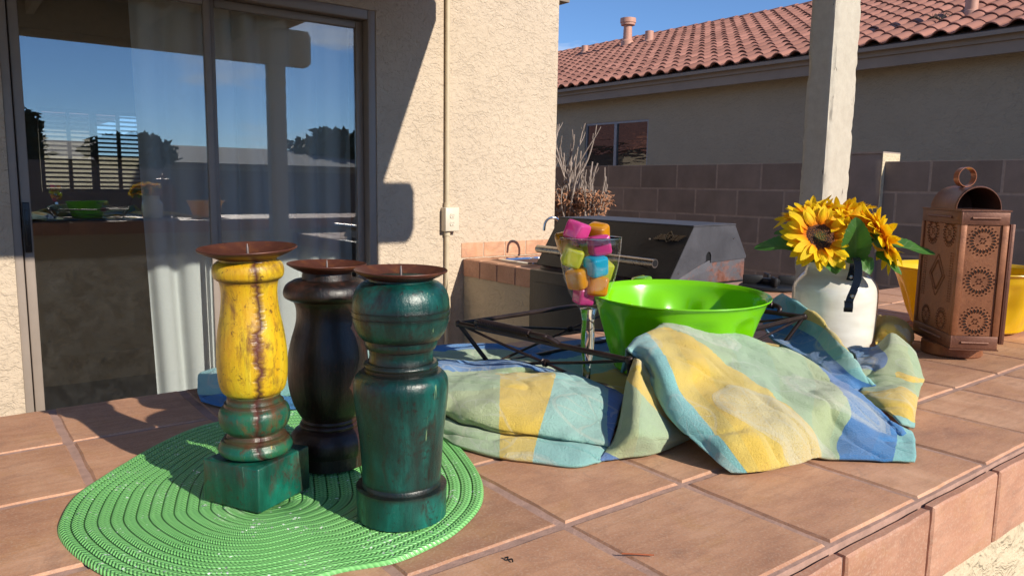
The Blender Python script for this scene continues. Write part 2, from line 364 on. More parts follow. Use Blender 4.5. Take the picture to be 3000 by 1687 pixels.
# ------------------------------------------------------------------ patio cover
pc = empty('patio_cover', (0.5, 1.17, G), 'painted timber patio cover whose rough post stands behind the sunflower jar', 'patio cover')
def paint_mat():
    t = NT('cracked_tan_paint'); g = t.geo(); v = t.n('Mapping', Vector=g, Scale=(1, 1, 0.12)).outputs[0]
    n1 = t.noise(v, 120, 6, 0.7, 1.0); n2 = t.noise(g, 45, 5, 0.7); sp = t.noise(t.n('Mapping', Vector=g, Scale=(1, 1, 0.3)).outputs[0], 70, 3, 0.5, 1.0)
    c = t.mix(t.ramp(n2, [(0.35, 0.0), (0.65, 1.0)]), (0.46, 0.405, 0.32), (0.53, 0.475, 0.38))
    crk = t.ramp(sp, [(0.25, 0.9), (0.29, 0.0)])
    c = t.mix(crk, c, (0.14, 0.10, 0.07))
    h = t.math('SUBTRACT', t.math('ADD', t.math('MULTIPLY', n1, 0.6), t.math('MULTIPLY', n2, 0.5)), t.math('MULTIPLY', crk, 0.8))
    return t.done(t.bsdf(Base_Color=c, Roughness=0.62, Normal=t.bump(h, 0.8, 0.003)))
M['paint'] = paint_mat()
def post(x, y, wx, wy, z0, z1):
    vs = []; fs = []; nz = 150; prof = []
    n = 12
    for s, (ax, ay, bx_, by) in enumerate(((0, 0, 1, 0), (1, 0, 1, 1), (1, 1, 0, 1), (0, 1, 0, 0))):
        for k in range(n): prof.append((ax+(bx_-ax)*k/n, ay+(by-ay)*k/n, min(k, n-k)))
    L = len(prof)
    for j in range(nz+1):
        z = z0+(z1-z0)*j/nz
        for i, (u, v, e) in enumerate(prof):
            px, py = x+(u-0.5)*wx, y+(v-0.5)*wy
            nn = noise.fractal(Vector((px*30, py*30, z*14)), 1.0, 2.0, 4)
            corner = 1.0 if e == 0 else (0.45 if e == 1 else 0.1)
            ck = 0.006*corner*(abs(nn)+0.25) + 0.0012*nn
            if (u < 0.01 and v < 0.01): ck += 0.004*abs(noise.noise(Vector((0, 0, z*9))))+0.003
            vs.append((px-(u-0.5)*2*ck, py-(v-0.5)*2*ck, z))
    for j in range(nz):
        for i in range(L): fs.append((j*L+i, j*L+(i+1) % L, (j+1)*L+(i+1) % L, (j+1)*L+i))
    fs.append(tuple(range(L-1, -1, -1))); fs.append(tuple(range(nz*L, nz*L+L)))
    return MB().add(vs, fs)
post(2.071, 1.208, 0.128, 0.082, G, 1.12).build('post', M['paint'], pc, True, 35)
post(-2.9, 1.208, 0.128, 0.082, G, 1.12).build('post', M['paint'], pc, True, 35)
bm_ = MB(); e = 2.33
prof = [(-3.3, 1.121), (e-0.03, 1.121), (e, 1.151), (e, 1.34), (e-0.02, 1.379), (-3.3, 1.379)]
bm_.prism_y(prof, 1.165, 1.25); bm_.build('beam', M['paint'], pc, bevel=0.004)
rf = MB(); poly = [(-3.4, 1.10), (2.163, 1.10), (2.163, 2.75), (2.075, 2.93), (2.06, YW-0.001), (-3.4, YW-0.001)]
n = len(poly)
rf.add([(x, y, 1.380) for x, y in poly]+[(x, y, 1.46) for x, y in poly], [tuple(range(n-1, -1, -1)), tuple(range(n, 2*n))]+[(i, (i+1) % n, (i+1) % n+n, i+n) for i in range(n)])
rf.build('roof_deck', M['paint'], pc)
for k in range(8):
    x = 1.75-k*0.61; MB().box(x, x+0.04, 1.252, YW-0.003, 1.24, 1.3785).build('rafter', M['paint'], pc)

# ------------------------------------------------------------------ bar counter
bar = empty('bar_counter', (0.9, 0.68, G), 'long terracotta tiled bar counter that carries the candle holders and the towel', 'counter')
P = 0.1507; X0 = 0.101; PY = 0.153; Y0 = 0.293; GR = 0.0065
def tile_mesh(wx, wy, h, bev=0.0025, seed=0):
    """a fired tile: soft irregular arris, faintly dished top"""
    rnd = random.Random(seed); bm = bmesh.new(); n = 7; g = {}
    for i in range(n+1):
        for j in range(n+1):
            u, v = i/n, j/n
            x, y = (u-0.5)*wx, (v-0.5)*wy
            x += rnd.uniform(-1, 1)*0.0006*(i in (0, n)); y += rnd.uniform(-1, 1)*0.0006*(j in (0, n))
            g[i, j] = bm.verts.new((x, y, rnd.uniform(-1, 1)*0.00025))
    for i in range(n):
        for j in range(n): bm.faces.new((g[i, j], g[i+1, j], g[i+1, j+1], g[i, j+1]))
    edge = [e for e in bm.edges if e.is_boundary]
    r = bmesh.ops.extrude_edge_only(bm, edges=edge); vs1 = [v for v in r['geom'] if isinstance(v, bmesh.types.BMVert)]
    for v in vs1:
        v.co.x *= (wx/2+bev)/(wx/2) if abs(abs(v.co.x)-wx/2) < 0.002 else 1; v.co.y *= (wy/2+bev)/(wy/2) if abs(abs(v.co.y)-wy/2) < 0.002 else 1
        v.co.z = -bev*rnd.uniform(0.75, 1.15)
    edge = [e for e in bm.edges if e.is_boundary]
    r = bmesh.ops.extrude_edge_only(bm, edges=edge)
    for v in r['geom']:
        if isinstance(v, bmesh.types.BMVert): v.co.z = -h
    bmesh.ops.recalc_face_normals(bm, faces=bm.faces)
    me = bpy.data.meshes.new('tile'); bm.to_mesh(me); bm.free(); me.materials.append(M['tile'])
    me.polygons.foreach_set('use_smooth', [True]*len(me.polygons)); me.set_sharp_from_angle(angle=R(24))
    return me
TM = [tile_mesh(P-GR-0.0056, PY-GR-0.0056, 0.008, seed=k) for k in range(6)]
for i in range(-7, 20):
    for j in range(5):
        if -0.9 < X0+P*(i+0.5) < 3.2:
            o = link('tile', random.choice(TM), bar, (X0+P*(i+0.5)+random.uniform(-.0006, .0006), Y0+PY*(j+0.5)+0.0005+random.uniform(-.0006, .0006), random.uniform(-0.0003, 0.0003)),
                     (random.uniform(-.002, .002), random.uniform(-.002, .002), random.choice((0, math.pi))))
EM = tile_mesh(P-0.0075-0.004, 0.078-0.004, 0.0085, 0.002, 11); EM.materials[0] = M['tile_edge']
for i in range(-7, 20):
    if -0.9 < X0+P*(i+0.5) < 3.2:
        link('edge_tile', EM, bar, (X0+P*(i+0.5), Y0-0.0105, -0.0445+random.uniform(-.001, .001)), (R(90), 0, 0))
        link('edge_tile', EM, bar, (X0+P*(i+0.5), Y0+PY*5+0.0105, -0.0445), (R(-90), 0, 0))
MB().box(-0.95, 3.15, Y0+0.001, Y0+PY*5-0.001, -0.06, -0.0018).build('grout_bed', M['grout'], bar)
g2 = MB().box(-0.95, 3.15, Y0-0.0065, Y0, -0.084, -0.0085); g2.box(-0.95, 3.15, Y0+PY*5, Y0+PY*5+0.0065, -0.084, -0.0085)
g2.build('edge_grout', M['grout'], bar)
MB().box(-0.93, 3.13, Y0+0.006, Y0+PY*5-0.006, G, -0.0605).build('stucco_base', M['stucco_bar'], bar)

# ------------------------------------------------------------------ barbecue counter against the house
ZB = -0.107
bq = empty('barbecue_counter', (2.5, 2.2, G), 'lower terracotta tiled counter against the house wall that holds the sink and grill', 'counter')
TB = [tile_mesh(0.1492-GR-0.0056, 0.1475-GR-0.0056, 0.008, seed=20+k) for k in range(4)]
ys = [YW-0.016-0.1475*(k+0.5) for k in range(14)]
for x in range(4):
    for y in ys:
        if y > 2.745+0.07 or 1.16 < y < 1.93-0.06:
            if y > 2.745 and x in (1, 2) and 2.86 < y < 3.2: continue
            link('tile', random.choice(TB), bq, (2.226+0.1545*(x+0.5)-0.01*(x == 0), y, ZB))
EB = tile_mesh(0.1475-0.011, 0.088-0.004, 0.0085, 0.002, 31); EB.materials[0] = M['tile_edge']
for y in ys:
    if y > 2.745 or y < 1.93: link('edge_tile', EB, bq, (2.2155, y, ZB-0.047), (R(90), 0, R(-90)))
SPL = tile_mesh(0.145-0.010, 0.078-0.004, 0.0085, 0.002, 40)
for k in range(5): link('splash_tile', SPL, bq, (2.207+0.145*(k+0.5)-0.04*(k == 4), YW-0.0035, ZB+0.042), (R(90), 0, 0))
gb = MB().box(2.219, 2.846, 2.745, YW-0.006, ZB-0.03, ZB-0.0038); gb.box(2.219, 2.846, 1.10, 1.93, ZB-0.03, ZB-0.0038)
gb.box(2.2195, 2.2255, 2.745, YW-0.006, ZB-0.088, ZB-0.0305); gb.box(2.2195, 2.2255, 1.10, 1.93, ZB-0.088, ZB-0.0305)
gb.build('grout_bed', M['grout'], bq)
MB().box(2.226, 2.845, 1.10, YW-0.002, G, ZB-0.0305).build('stucco_base', M['stucco_bar'], bq)
# sink
sk = empty('bar_sink', (2.47, 3.03, ZB-0.12), 'small stainless steel sink set into the tiles by the house wall', 'sink')
def rrect(x0, x1, y0, y1, r, z, n=5):
    out = []
    for cx, cy, a0 in ((x1-r, y1-r, 0), (x0+r, y1-r, 90), (x0+r, y0+r, 180), (x1-r, y0+r, 270)):
        for k in range(n+1):
            a = R(a0+90*k/n); out.append((cx+r*math.cos(a), cy+r*math.sin(a), z))
    return out
def shell(loops, cap=True):
    vs = []; fs = []; L = len(loops[0])
    for lp in loops: vs += lp
    for i in range(len(loops)-1):
        for k in range(L): fs.append((i*L+k, i*L+(k+1) % L, (i+1)*L+(k+1) % L, (i+1)*L+k))
    if cap: fs.append(tuple(range((len(loops)-1)*L, len(loops)*L)))
    return vs, fs
x0, x1, y0, y1 = 2.335, 2.655, 2.885, 3.175
vs, fs = shell([rrect(x0, x1, y0, y1, 0.03, ZB+0.002), rrect(x0+0.003, x1-0.003, y0+0.003, y1-0.003, 0.03, ZB+0.0085), rrect(x0+0.025, x1-0.025, y0+0.025, y1-0.025, 0.03, ZB+0.006),
                rrect(x0+0.032, x1-0.032, y0+0.032, y1-0.032, 0.03, ZB-0.012), rrect(x0+0.042, x1-0.042, y0+0.042, y1-0.042, 0.03, ZB-0.10)])
MB().add(vs, fs).build('basin', M['chrome'], sk, True, 50)
fa = empty('faucet', (2.652, 3.045, ZB), 'chrome gooseneck faucet beside the small sink', 'faucet')
pts = [(2.652, 3.030, ZB+0.009), (2.652, 3.030, 0.055)] + [(2.608+0.044*math.cos(a), 3.045-0.015*math.cos(a), 0.068+0.046*math.sin(a)) for a in [R(d) for d in range(0, 181, 15)]] + [(2.562, 3.061, 0.045)]
MB().tube(pts, 0.0075, 14).build('spout', M['chrome'], fa, True)
MB().lathe([(0.022, 0.0), (0.022, 0.006), (0.014, 0.012), (0.012, 0.03)], 2.652, 3.030, ZB+0.0085, 24).build('base_collar', M['chrome'], fa, True)
# burner standing on the barbecue counter
bn = empty('side_burner', (2.60, 1.72, ZB), 'black cast iron burner sitting on the counter left of the sunflower jar', 'burner')
MB().lathe([(0.0, 0.0), (0.115, 0.0), (0.12, 0.006), (0.112, 0.014), (0.05, 0.018), (0.0, 0.018)], 2.60, 1.715, ZB+0.001, 40).build('drip_pan', M['black_iron'], bn, True)
MB().lathe([(0.035, 0.0), (0.038, 0.012), (0.030, 0.022), (0.0, 0.022)], 2.60, 1.715, ZB+0.019, 24).build('burner_head', M['black_iron'], bn, True)
for k in range(4):
    a = R(45+90*k); gtm = MB().box(0.03, 0.105, -0.006, 0.006, 0.018, 0.052); gtm.box(0.09, 0.105, -0.006, 0.006, 0.005, 0.0179)
    gtm.v = [(2.60+x*math.cos(a)-y*math.sin(a), 1.715+x*math.sin(a)+y*math.cos(a), ZB+z) for x, y, z in gtm.v]
    gtm.build('grate_finger', M['black_iron'], bn, bevel=0.002)
# ------------------------------------------------------------------ grill
def grill_paint(name, col, rust=0.0):
    t = NT(name); g = t.geo(); n1 = t.noise(g, 7, 6, 0.65, 0.6); n2 = t.noise(g, 60, 4, 0.6)
    c = t.mix(t.ramp(n1, [(0.3, 0.0), (0.7, 1.0)]), tuple(x*0.75 for x in col), tuple(x*1.25 for x in col))
    if rust:
        m = t.ramp(t.noise(g, 8, 9, 0.75, 0.3), [(0.52-rust*0.12, 0.0), (0.60-rust*0.1, 1.0)])
        c = t.mix(m, c, t.mix(t.ramp(n2, [(0.4, 0.0), (0.6, 1.0)]), (0.13, 0.05, 0.032), (0.20, 0.10, 0.08)))
    return t.done(t.bsdf(Base_Color=c, Roughness=t.math('ADD', 0.34, t.math('MULTIPLY', n1, 0.2)), Specular_IOR_Level=0.4, Normal=t.bump(t.math('ADD', t.math('MULTIPLY', n1, 3.0), n2), 0.3, 0.002)))
M['gr_black'] = grill_paint('black_enamel', (0.016, 0.016, 0.018)); M['gr_grey'] = grill_paint('grey_enamel', (0.062, 0.062, 0.072)); M['gr_rust'] = grill_paint('rusting_enamel', (0.09, 0.088, 0.10), 0.4)
gr = empty('built_in_grill', (2.5, 2.33, -0.6), 'black built-in barbecue grill with sloped hood, steel bar handle and rusty lower side', 'grill')
GY0, GY1 = 1.937, 2.735
MB().box(2.205, 2.80, GY0+0.012, GY1-0.004, -0.62, ZB+0.0).build('firebox', M['gr_black'], gr, bevel=0.004)
fp = MB(); fp.box(2.1985, 2.2045, GY0+0.05, 2.31, -0.56, -0.16); fp.box(2.1985, 2.2045, 2.34, GY1-0.04, -0.56, -0.16); fp.build('cabinet_panel', M['gr_black'], gr, bevel=0.003)
MB().prism_y([(2.262, ZB+0.001), (2.275, -0.09), (2.500, -0.012), (2.744, -0.006), (2.744, ZB+0.001)], GY0+0.004, GY1-0.004).build('hood_base', M['gr_rust'], gr, bevel=0.002)
# hood: sides with the slot, top, front
sd = [(2.250, -0.086), (2.388, 0.128), (2.660, 0.131), (2.748, -0.004), (2.744, -0.012), (2.512, -0.020), (2.512, 0.010), (2.506, 0.021), (2.496, 0.025), (2.486, 0.021), (2.480, 0.010), (2.480, -0.014), (2.300, -0.083)]
for y0_, y1_ in ((GY0, GY0+0.003), (GY1-0.003, GY1)): MB().prism_y(sd, y0_, y1_).build('hood_side', M['gr_grey'], gr)
MB().prism_y([(2.478, -0.03), (2.478, 0.03), (2.514, 0.03), (2.514, -0.03)], GY0+0.0045, GY0+0.006).build('slot_backing', M['black_plastic'], gr)
MB().prism_y([(2.250, -0.086), (2.388, 0.128), (2.391, 0.126), (2.254, -0.089)], GY0-0.004, GY1+0.004).build('hood_front', M['gr_black'], gr)
MB().prism_y([(2.3885, 0.1285), (2.3885, 0.1325), (2.660, 0.1355), (2.662, 0.1315)], GY0-0.004, GY1+0.004).build('hood_top', M['gr_grey'], gr)
MB().prism_y([(2.6605, 0.131), (2.664, 0.133), (2.752, -0.003), (2.7485, -0.006)], GY0+0.0035, GY1-0.0035).build('hood_back', M['gr_grey'], gr)
MB().tube([(2.190, GY0+0.012, -0.009), (2.190, 2.655, -0.005)], 0.0175, 24).build('handle_bar', M['steel'], gr, True)
MB().lathe([(0.0, 0.0), (0.0135, 0.0), (0.0135, -0.002)], 0, 0, 0, 20, M=Matrix.Translation((2.190, GY0+0.0115, -0.009)) @ Matrix.Rotation(R(90), 4, 'X')).build('tube_mouth', M['black_plastic'], gr, True)
for y in (2.06, 2.56):
    b = MB().tube([(2.285, y, -0.040), (2.235, y, -0.028), (2.200, y, -0.012)], 0.007, 8); b.build('handle_bracket', M['steel'], gr, True)
for y, s in ((2.125, 0.72), (2.62, 0.3)):
    x = 2.250+0.138*s; z = -0.086+0.214*s
    MB().lathe([(0.0, 0.002), (0.004, 0.0015), (0.005, 0.0)], 0, 0, 0, 12, M=Matrix.Translation((x-0.001, y, z)) @ Matrix.Rotation(R(-57), 4, 'Y')).build('bolt_head', M['steel'], gr, True)
for x, z in ((2.315, -0.052), (2.655, 0.075)):
    MB().lathe([(0.0, 0.002), (0.0035, 0.0015), (0.0045, 0.0)], 0, 0, 0, 12, M=Matrix.Translation((x, GY0-0.001, z)) @ Matrix.Rotation(R(90), 4, 'X')).build('bolt_head', M['steel'], gr, True)
# winged diamond badge on the hood front; plane frame: e1 along -y, e2 up the slope
e2 = Vector((0.138, 0, 0.214)).normalized(); e1 = Vector((0, -1, 0)); en = Vector((-0.214, 0, 0.138)).normalized()
bc = Vector((2.250, 2.021, -0.086))+e2*0.195+en*0.003
def badge(poly, h0, h1):
    n = len(poly); mb = MB()
    mb.add([tuple(bc+e1*x+e2*y+en*h0) for x, y in poly]+[tuple(bc+e1*x+e2*y+en*h1) for x, y in poly], [tuple(range(n)), tuple(range(n, 2*n))]+[(i, (i+1) % n, (i+1) % n+n, i+n) for i in range(n)]); return mb
bd = badge([(-0.012, 0), (0, 0.012), (0.012, 0), (0, -0.012)], 0.0065, 0.007)
bdo = bd.build('badge_plate', M['black_iron'], gr)
for sgn in (1, -1):
    for k in range(5):
        y = 0.0115-k*0.0052; xo = 0.078-(0.0115-y)*0.0-(k*0.0065 if sgn > 0 else (4-k)*0.0065)
        badge([(0.016*sgn, y), (xo*sgn, y), ((xo-0.002)*sgn, y-0.0036), (0.016*sgn, y-0.0036)], 0.0, 0.006).build('badge_bar', M['steel'], bdo)
for k in range(4):
    a = [(-0.027, 0), (0, 0.027), (0.027, 0), (0, -0.027)]; p, q = a[k], a[(k+1) % 4]
    badge([p, q, (q[0]*0.84, q[1]*0.84), (p[0]*0.84, p[1]*0.84)], 0.002, 0.009).build('diamond_side', M['steel'], bdo)
for poly in ([(-0.013, 0.009), (0.013, 0.009), (0.011, 0.005), (-0.011, 0.005)], [(-0.0025, 0.005), (0.0025, 0.005), (0.0025, -0.012), (-0.0025, -0.012)], [(-0.011, -0.003), (-0.005, 0.002), (-0.004, -0.001), (-0.009, -0.006)], [(0.011, -0.003), (0.005, 0.002), (0.004, -0.001), (0.009, -0.006)]):
    badge(poly, 0.0072, 0.010).build('monogram', M['steel'], bdo)
# ------------------------------------------------------------------ block wall
def block_mat():
    t = NT('brown_grey_block'); g = t.geo(); oi = t.n('ObjectInfo')
    n1 = t.noise(g, 5, 5, 0.6); n2 = t.noise(g, 160, 3, 0.7)
    c = t.mix(t.ramp(n1, [(0.3, 0.0), (0.7, 1.0)]), (0.20, 0.16, 0.14), (0.27, 0.215, 0.19))
    c = t.n('HueSaturation', Color=c, Value=t.math('ADD', 0.88, t.math('MULTIPLY', oi.outputs['Random'], 0.24))).outputs[0]
    return t.done(t.bsdf(Base_Color=c, Roughness=0.95, Specular_IOR_Level=0.2, Normal=t.bump(n2, 0.7, 0.004)))
M['block'] = block_mat(); M['mortar'] = simple('grey_mortar', (0.32, 0.255, 0.22), 0.95, var=0.15, vs=30, world=True)
bw = empty('block_wall', (5.07, 3.6, G), 'brown concrete block wall with a taller pier between the yards', 'wall')
bmesh_ = MB().box(0, 0.15, -0.1975, 0.1975, 0, 0.193).mesh('block', M['block'])
bm = bmesh.new(); bm.from_mesh(bmesh_); bmesh.ops.bevel(bm, geom=list(bm.edges), offset=0.004, segments=1, affect='EDGES'); bm.to_mesh(bmesh_); bm.free()
TOP = 0.475
for r in range(8):
    z = TOP-0.198-r*0.204
    for k in range(-10, 9):
        y = 4.236-0.2035+0.407*k - (0.2035 if r % 2 else 0)
        if 2.3 < y < 2.91 and abs(y-2.605) < 0.305: pass
        link('block', bmesh_, bw, (4.985+0.0*(y < 2.5), y, z), (0, 0, 0))
MB().box(4.9868, 5.13, -0.1, 7.6, G, TOP-0.006).build('mortar_core', M['mortar'], bw)
# pier
pr = MB().box(4.955, 5.175, 2.497, 2.712, G, TOP+0.045).build('pier', M['block'], bw, bevel=0.004)
MB().box(4.951, 5.179, 2.491, 2.4965, TOP-0.6, TOP+0.049).build('pier_render', M['stucco_bar'], pr)
MB().box(4.950, 5.18, 2.4915, 2.716, TOP+0.0455, TOP+0.058).build('pier_cap', M['mortar'], pr)

# ------------------------------------------------------------------ neighbour's house
nh = empty('tile_roofed_house', (13.0, 8.0, G), 'single storey house with pink clay tile roof beyond the block wall', 'house')
NX = 10.0
w = MB(); wy0, wy1, wz0, wz1 = 9.18, 10.785, 0.45, 1.455
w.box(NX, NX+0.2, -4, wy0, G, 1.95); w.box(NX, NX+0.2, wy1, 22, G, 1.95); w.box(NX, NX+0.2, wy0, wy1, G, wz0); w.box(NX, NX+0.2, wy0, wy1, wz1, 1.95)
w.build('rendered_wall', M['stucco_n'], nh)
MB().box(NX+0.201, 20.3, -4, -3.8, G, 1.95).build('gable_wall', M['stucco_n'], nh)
MB().box(9.60, 9.66, -4.3, 22, 1.955, 2.085).build('fascia_board', M['fascia_n'], nh)
MB().box(9.64, 9.70, -4.3, 22, 1.820, 1.954).build('fascia_board', M['fascia_n'], nh)
MB().box(9.701, NX-0.001, -4.3, 22, 1.90, 1.93).build('soffit', M['fascia_n'], nh)
wn_ = MB(); a, b = NX+0.02, NX+0.07
wn_.box(a, b, wy0, wy0+0.04, wz0, wz1); wn_.box(a, b, wy1-0.04, wy1, wz0, wz1); wn_.box(a, b, wy0+0.04, wy1-0.04, wz0, wz0+0.04); wn_.box(a, b, wy0+0.04, wy1-0.04, wz1-0.04, wz1); wn_.box(a-0.01, b-0.01, 9.955, 10.02, wz0+0.041, wz1-0.041)
M['alu'] = simple('grey_window_frame', (0.25, 0.25, 0.27), 0.4, 0.4)
t = NT('dark_window_glass'); M['dark_pane'] = t.done(t.n('MixShader', i0=0.16, i1=t.n('BsdfDiffuse', Color=(0.012, 0.013, 0.016)).outputs[0], i2=t.n('BsdfGlossy', Color=(0.9, 0.9, 0.9), Roughness=0.02, Normal=t.bump(t.noise(t.geo((1, 1, 4)), 2.5, 2), 0.25, 0.01)).outputs[0]))
win = wn_.build('window', M['alu'], nh)
MB().box(a+0.02, a+0.03, wy0+0.04, 9.955, wz0+0.04, wz1-0.04).build('pane', M['dark_pane'], win)
MB().box(a+0.02, a+0.03, 10.02, wy1-0.04, wz0+0.04, wz1-0.04).build('pane', M['dark_pane'], win)
# roof: barrel tiles
SL = math.atan(0.37); ex, ez = 9.48, 2.072
def roof_tile_mesh():
    vs = []; fs = []; n = 10; wd = 0.272; L = 0.40; th = 0.014
    for layer in (0, 1):
        for e in (0, 1):
            for i in range(n+1):
                u = i/n; y = (u-0.5)*wd
                if u < 0.68: h = 0.052*math.sin(math.pi*u/0.68)**0.8 if 0 < u < 0.68 else 0
                else: h = -0.010*math.sin(math.pi*(u-0.68)/0.32)
                x = e*L; z = h+(0.030 if e == 0 else 0.004)-(th if layer else 0)
                vs.append((x, y, z))
    W_ = n+1
    for i in range(n):
        fs.append((i, W_+i, W_+i+1, i+1)); fs.append((2*W_+i, 2*W_+i+1, 3*W_+i+1, 3*W_+i)); fs.append((i, i+1, 2*W_+i+1, 2*W_+i))
    t = NT('pink_clay_tile'); g = t.geo(); oi = t.n('ObjectInfo')
    c = t.mix(t.ramp(t.noise(g, 2.2, 5, 0.6), [(0.3, 0.0), (0.7, 1.0)]), (0.29, 0.13, 0.098), (0.37, 0.175, 0.135))
    wn2 = t.n('TexWhiteNoise', {'noise_dimensions': '3D'}, Vector=t.n('VectorMath', {'operation': 'FLOOR'}, i0=t.n('Mapping', Vector=g, Scale=(2.98, 3.70, 0.0)).outputs[0]).outputs[0])
    c = t.n('HueSaturation', Color=c, Value=t.math('ADD', 0.80, t.math('MULTIPLY', wn2.outputs['Value'], 0.36))).outputs[0]
    m = t.done(t.bsdf(Base_Color=c, Roughness=0.85, Specular_IOR_Level=0.25, Normal=t.bump(t.noise(g, 60, 3), 0.4, 0.004)))
    M['roof_tile'] = m
    me = bpy.data.meshes.new('roof_tile'); me.from_pydata(vs, [], fs); me.materials.append(m); me.update()
    me.polygons.foreach_set('use_smooth', [True]*len(fs)); me.set_sharp_from_angle(angle=R(50)); return me
RT = roof_tile_mesh()
rows, step = 17, 0.353
cand = []
for r in range(rows):
    for k in range(-8, 82):
        y = 0.0+0.2665*k; x = ex+r*step*math.cos(SL); z = ez+r*step*math.sin(SL)
        p = Vector((x, y, z))-CAM; d = p.dot(fwd); px = p.dot(r2)/d
        if d > 0 and -0.25 < px < 0.80: cand.append((d, x, y, z))
        elif d > 0 and px < 1.3: cand.append((d+100, x, y, z))
cand.sort(); rest = MB(); base_v = [tuple(v.co) for v in RT.vertices]; base_f = [tuple(p.vertices) for p in RT.polygons]
ca, sa = math.cos(SL), math.sin(SL)
for i, (d, x, y, z) in enumerate(cand):
    jx, jz = random.uniform(-.008, .008), random.uniform(-.003, .003)
    if i < 298: link('roof_tile', RT, nh, (x+jx, y, z+jz), (0, -SL, random.uniform(-.01, .01)))
    else: rest.add([(x+jx+a_*ca-c_*sa, y+b_, z+jz+a_*sa+c_*ca) for a_, b_, c_ in base_v], base_f)
ro = rest.build('roof_tile_field', M['roof_tile'], nh, True, 50); ro['kind'] = 'stuff'
rx, rz = ex+rows*step*ca, ez+rows*step*sa
dk = MB(); dk.prism_y([(ex+0.02, ez-0.012), (rx, rz-0.02), (rx+5.4, ez-0.012), (rx+5.4, ez-0.06), (rx, rz-0.07), (ex+0.02, ez-0.06)], -4.3, 22)
dk.build('roof_deck', M['fascia_n'], nh)
RC = MB(); vs = []; fs = []; n = 8
for e_ in (0, 1):
    for i in range(n+1):
        a = math.pi*i/n; rr = 0.125+0.018*(1-e_); vs.append((rr*math.cos(a), e_*0.42, rr*0.62*math.sin(a)+0.0))
for i in range(n): fs.append((i, i+1, n+2+i, n+1+i))
fs.append(tuple(range(n+1)))
RCm = MB().add(vs, fs).mesh('ridge_tile', M['roof_tile'], True, 50)
for k in range(42): link('ridge_tile', RCm, nh, (rx, 2.0+k*0.385, rz-0.012), (R(-1.5), 0, 0))
def onroof(x): return ez+(x-ex)*0.37
M['vent'] = simple('salmon_painted_metal', (0.50, 0.26, 0.19), 0.6, var=0.08, world=True)
v = MB().lathe([(0.16, -0.05), (0.15, 0.12), (0.11, 0.16), (0.10, 0.50), (0.17, 0.50), (0.175, 0.55), (0.19, 0.555), (0.19, 0.66), (0.0, 0.70)], 13.8, 13.46, onroof(13.8), 24); v.build('flue_vent', M['vent'], nh, True, 40)
for x, y, h_, r_ in ((13.8, 14.98, 0.22, 0.085), (13.8, 12.75, 0.26, 0.10), (10.62, 4.37, 0.75, 0.075)):
    MB().lathe([(r_*1.5, -0.03), (r_*1.2, 0.05), (r_, 0.06), (r_, h_), (r_*0.8, h_), (r_*0.8, h_-0.05), (0, h_-0.05)], x, y, onroof(x), 20).build('vent_pipe', M['vent'], nh, True, 40)
# a few dry weeds on the tiles
wd_m = simple('dry_weed', (0.12, 0.10, 0.07), 0.9)
wd = MB()
for cx, cy in ((10.45, 4.75), (10.9, 3.6), (10.35, 4.62)):
    for k in range(14):
        a = random.uniform(0, 6.28); l = random.uniform(.04, .13)
        wd.tube([(cx, cy, onroof(cx)+0.03), (cx+l*.6*math.cos(a), cy+l*.6*math.sin(a), onroof(cx)+0.05+l*.6), (cx+l*math.cos(a), cy+l*math.sin(a), onroof(cx)+0.05+l*random.uniform(.2, .9))], 0.003, 4)
o = wd.build('roof_weeds', wd_m); tagp(o, 'dry grey weeds growing between the pink roof tiles', 'weeds', kind='stuff')

# ------------------------------------------------------------------ dry bush behind the house corner
bs = empty('dry_bush', (3.95, 4.3, G), 'leafless dry bush with a few curled brown leaves behind the wall corner', 'bush')
M['twig'] = simple('grey_twig', (0.30, 0.24, 0.205), 0.9, var=0.25, vs=40); M['dryleaf'] = simple('curled_dry_leaf', (0.36, 0.17, 0.09), 0.85, var=0.35, vs=20, world=True)
rnd = random.Random(4); leaf = MB(); br = MB()
def branch(p, d, l, r, dep):
    pts = [p]; q = p.copy(); dd = d.copy(); n = 6
    for i in range(n):
        dd = (dd+Vector((rnd.uniform(-.12, .12), rnd.uniform(-.12, .12), 0.05))).normalized(); q = q+dd*l/n; pts.append(q.copy())
        if dep > 0 and i in (2, 3, 4) and rnd.random() < .75:
            branch(q, (dd+Vector((rnd.uniform(-.5, .5), rnd.uniform(-.5, .5), rnd.uniform(0, .3)))).normalized(), l*rnd.uniform(.16, .38), r*.6, dep-1)
        if q.z < 0.23:
            for _ in range(4 if rnd.random() < .8 else 1):
                c = q+Vector((rnd.uniform(-.05, .05), rnd.uniform(-.05, .05), rnd.uniform(-.04, .04))); a = Vector((rnd.uniform(-1, 1), rnd.uniform(-1, 1), rnd.uniform(-1, 1))).normalized(); b_ = a.orthogonal().normalized(); s_ = rnd.uniform(.012, .024)
                leaf.add([c-a*s_, c+b_*s_*.4+a.cross(b_)*s_*.3, c+a*s_, c-b_*s_*.4+a.cross(b_)*s_*.3], [(0, 1, 2), (0, 2, 3)])
    br.tube(pts, [r*(1-.55*i/n) for i in range(n+1)], 5)
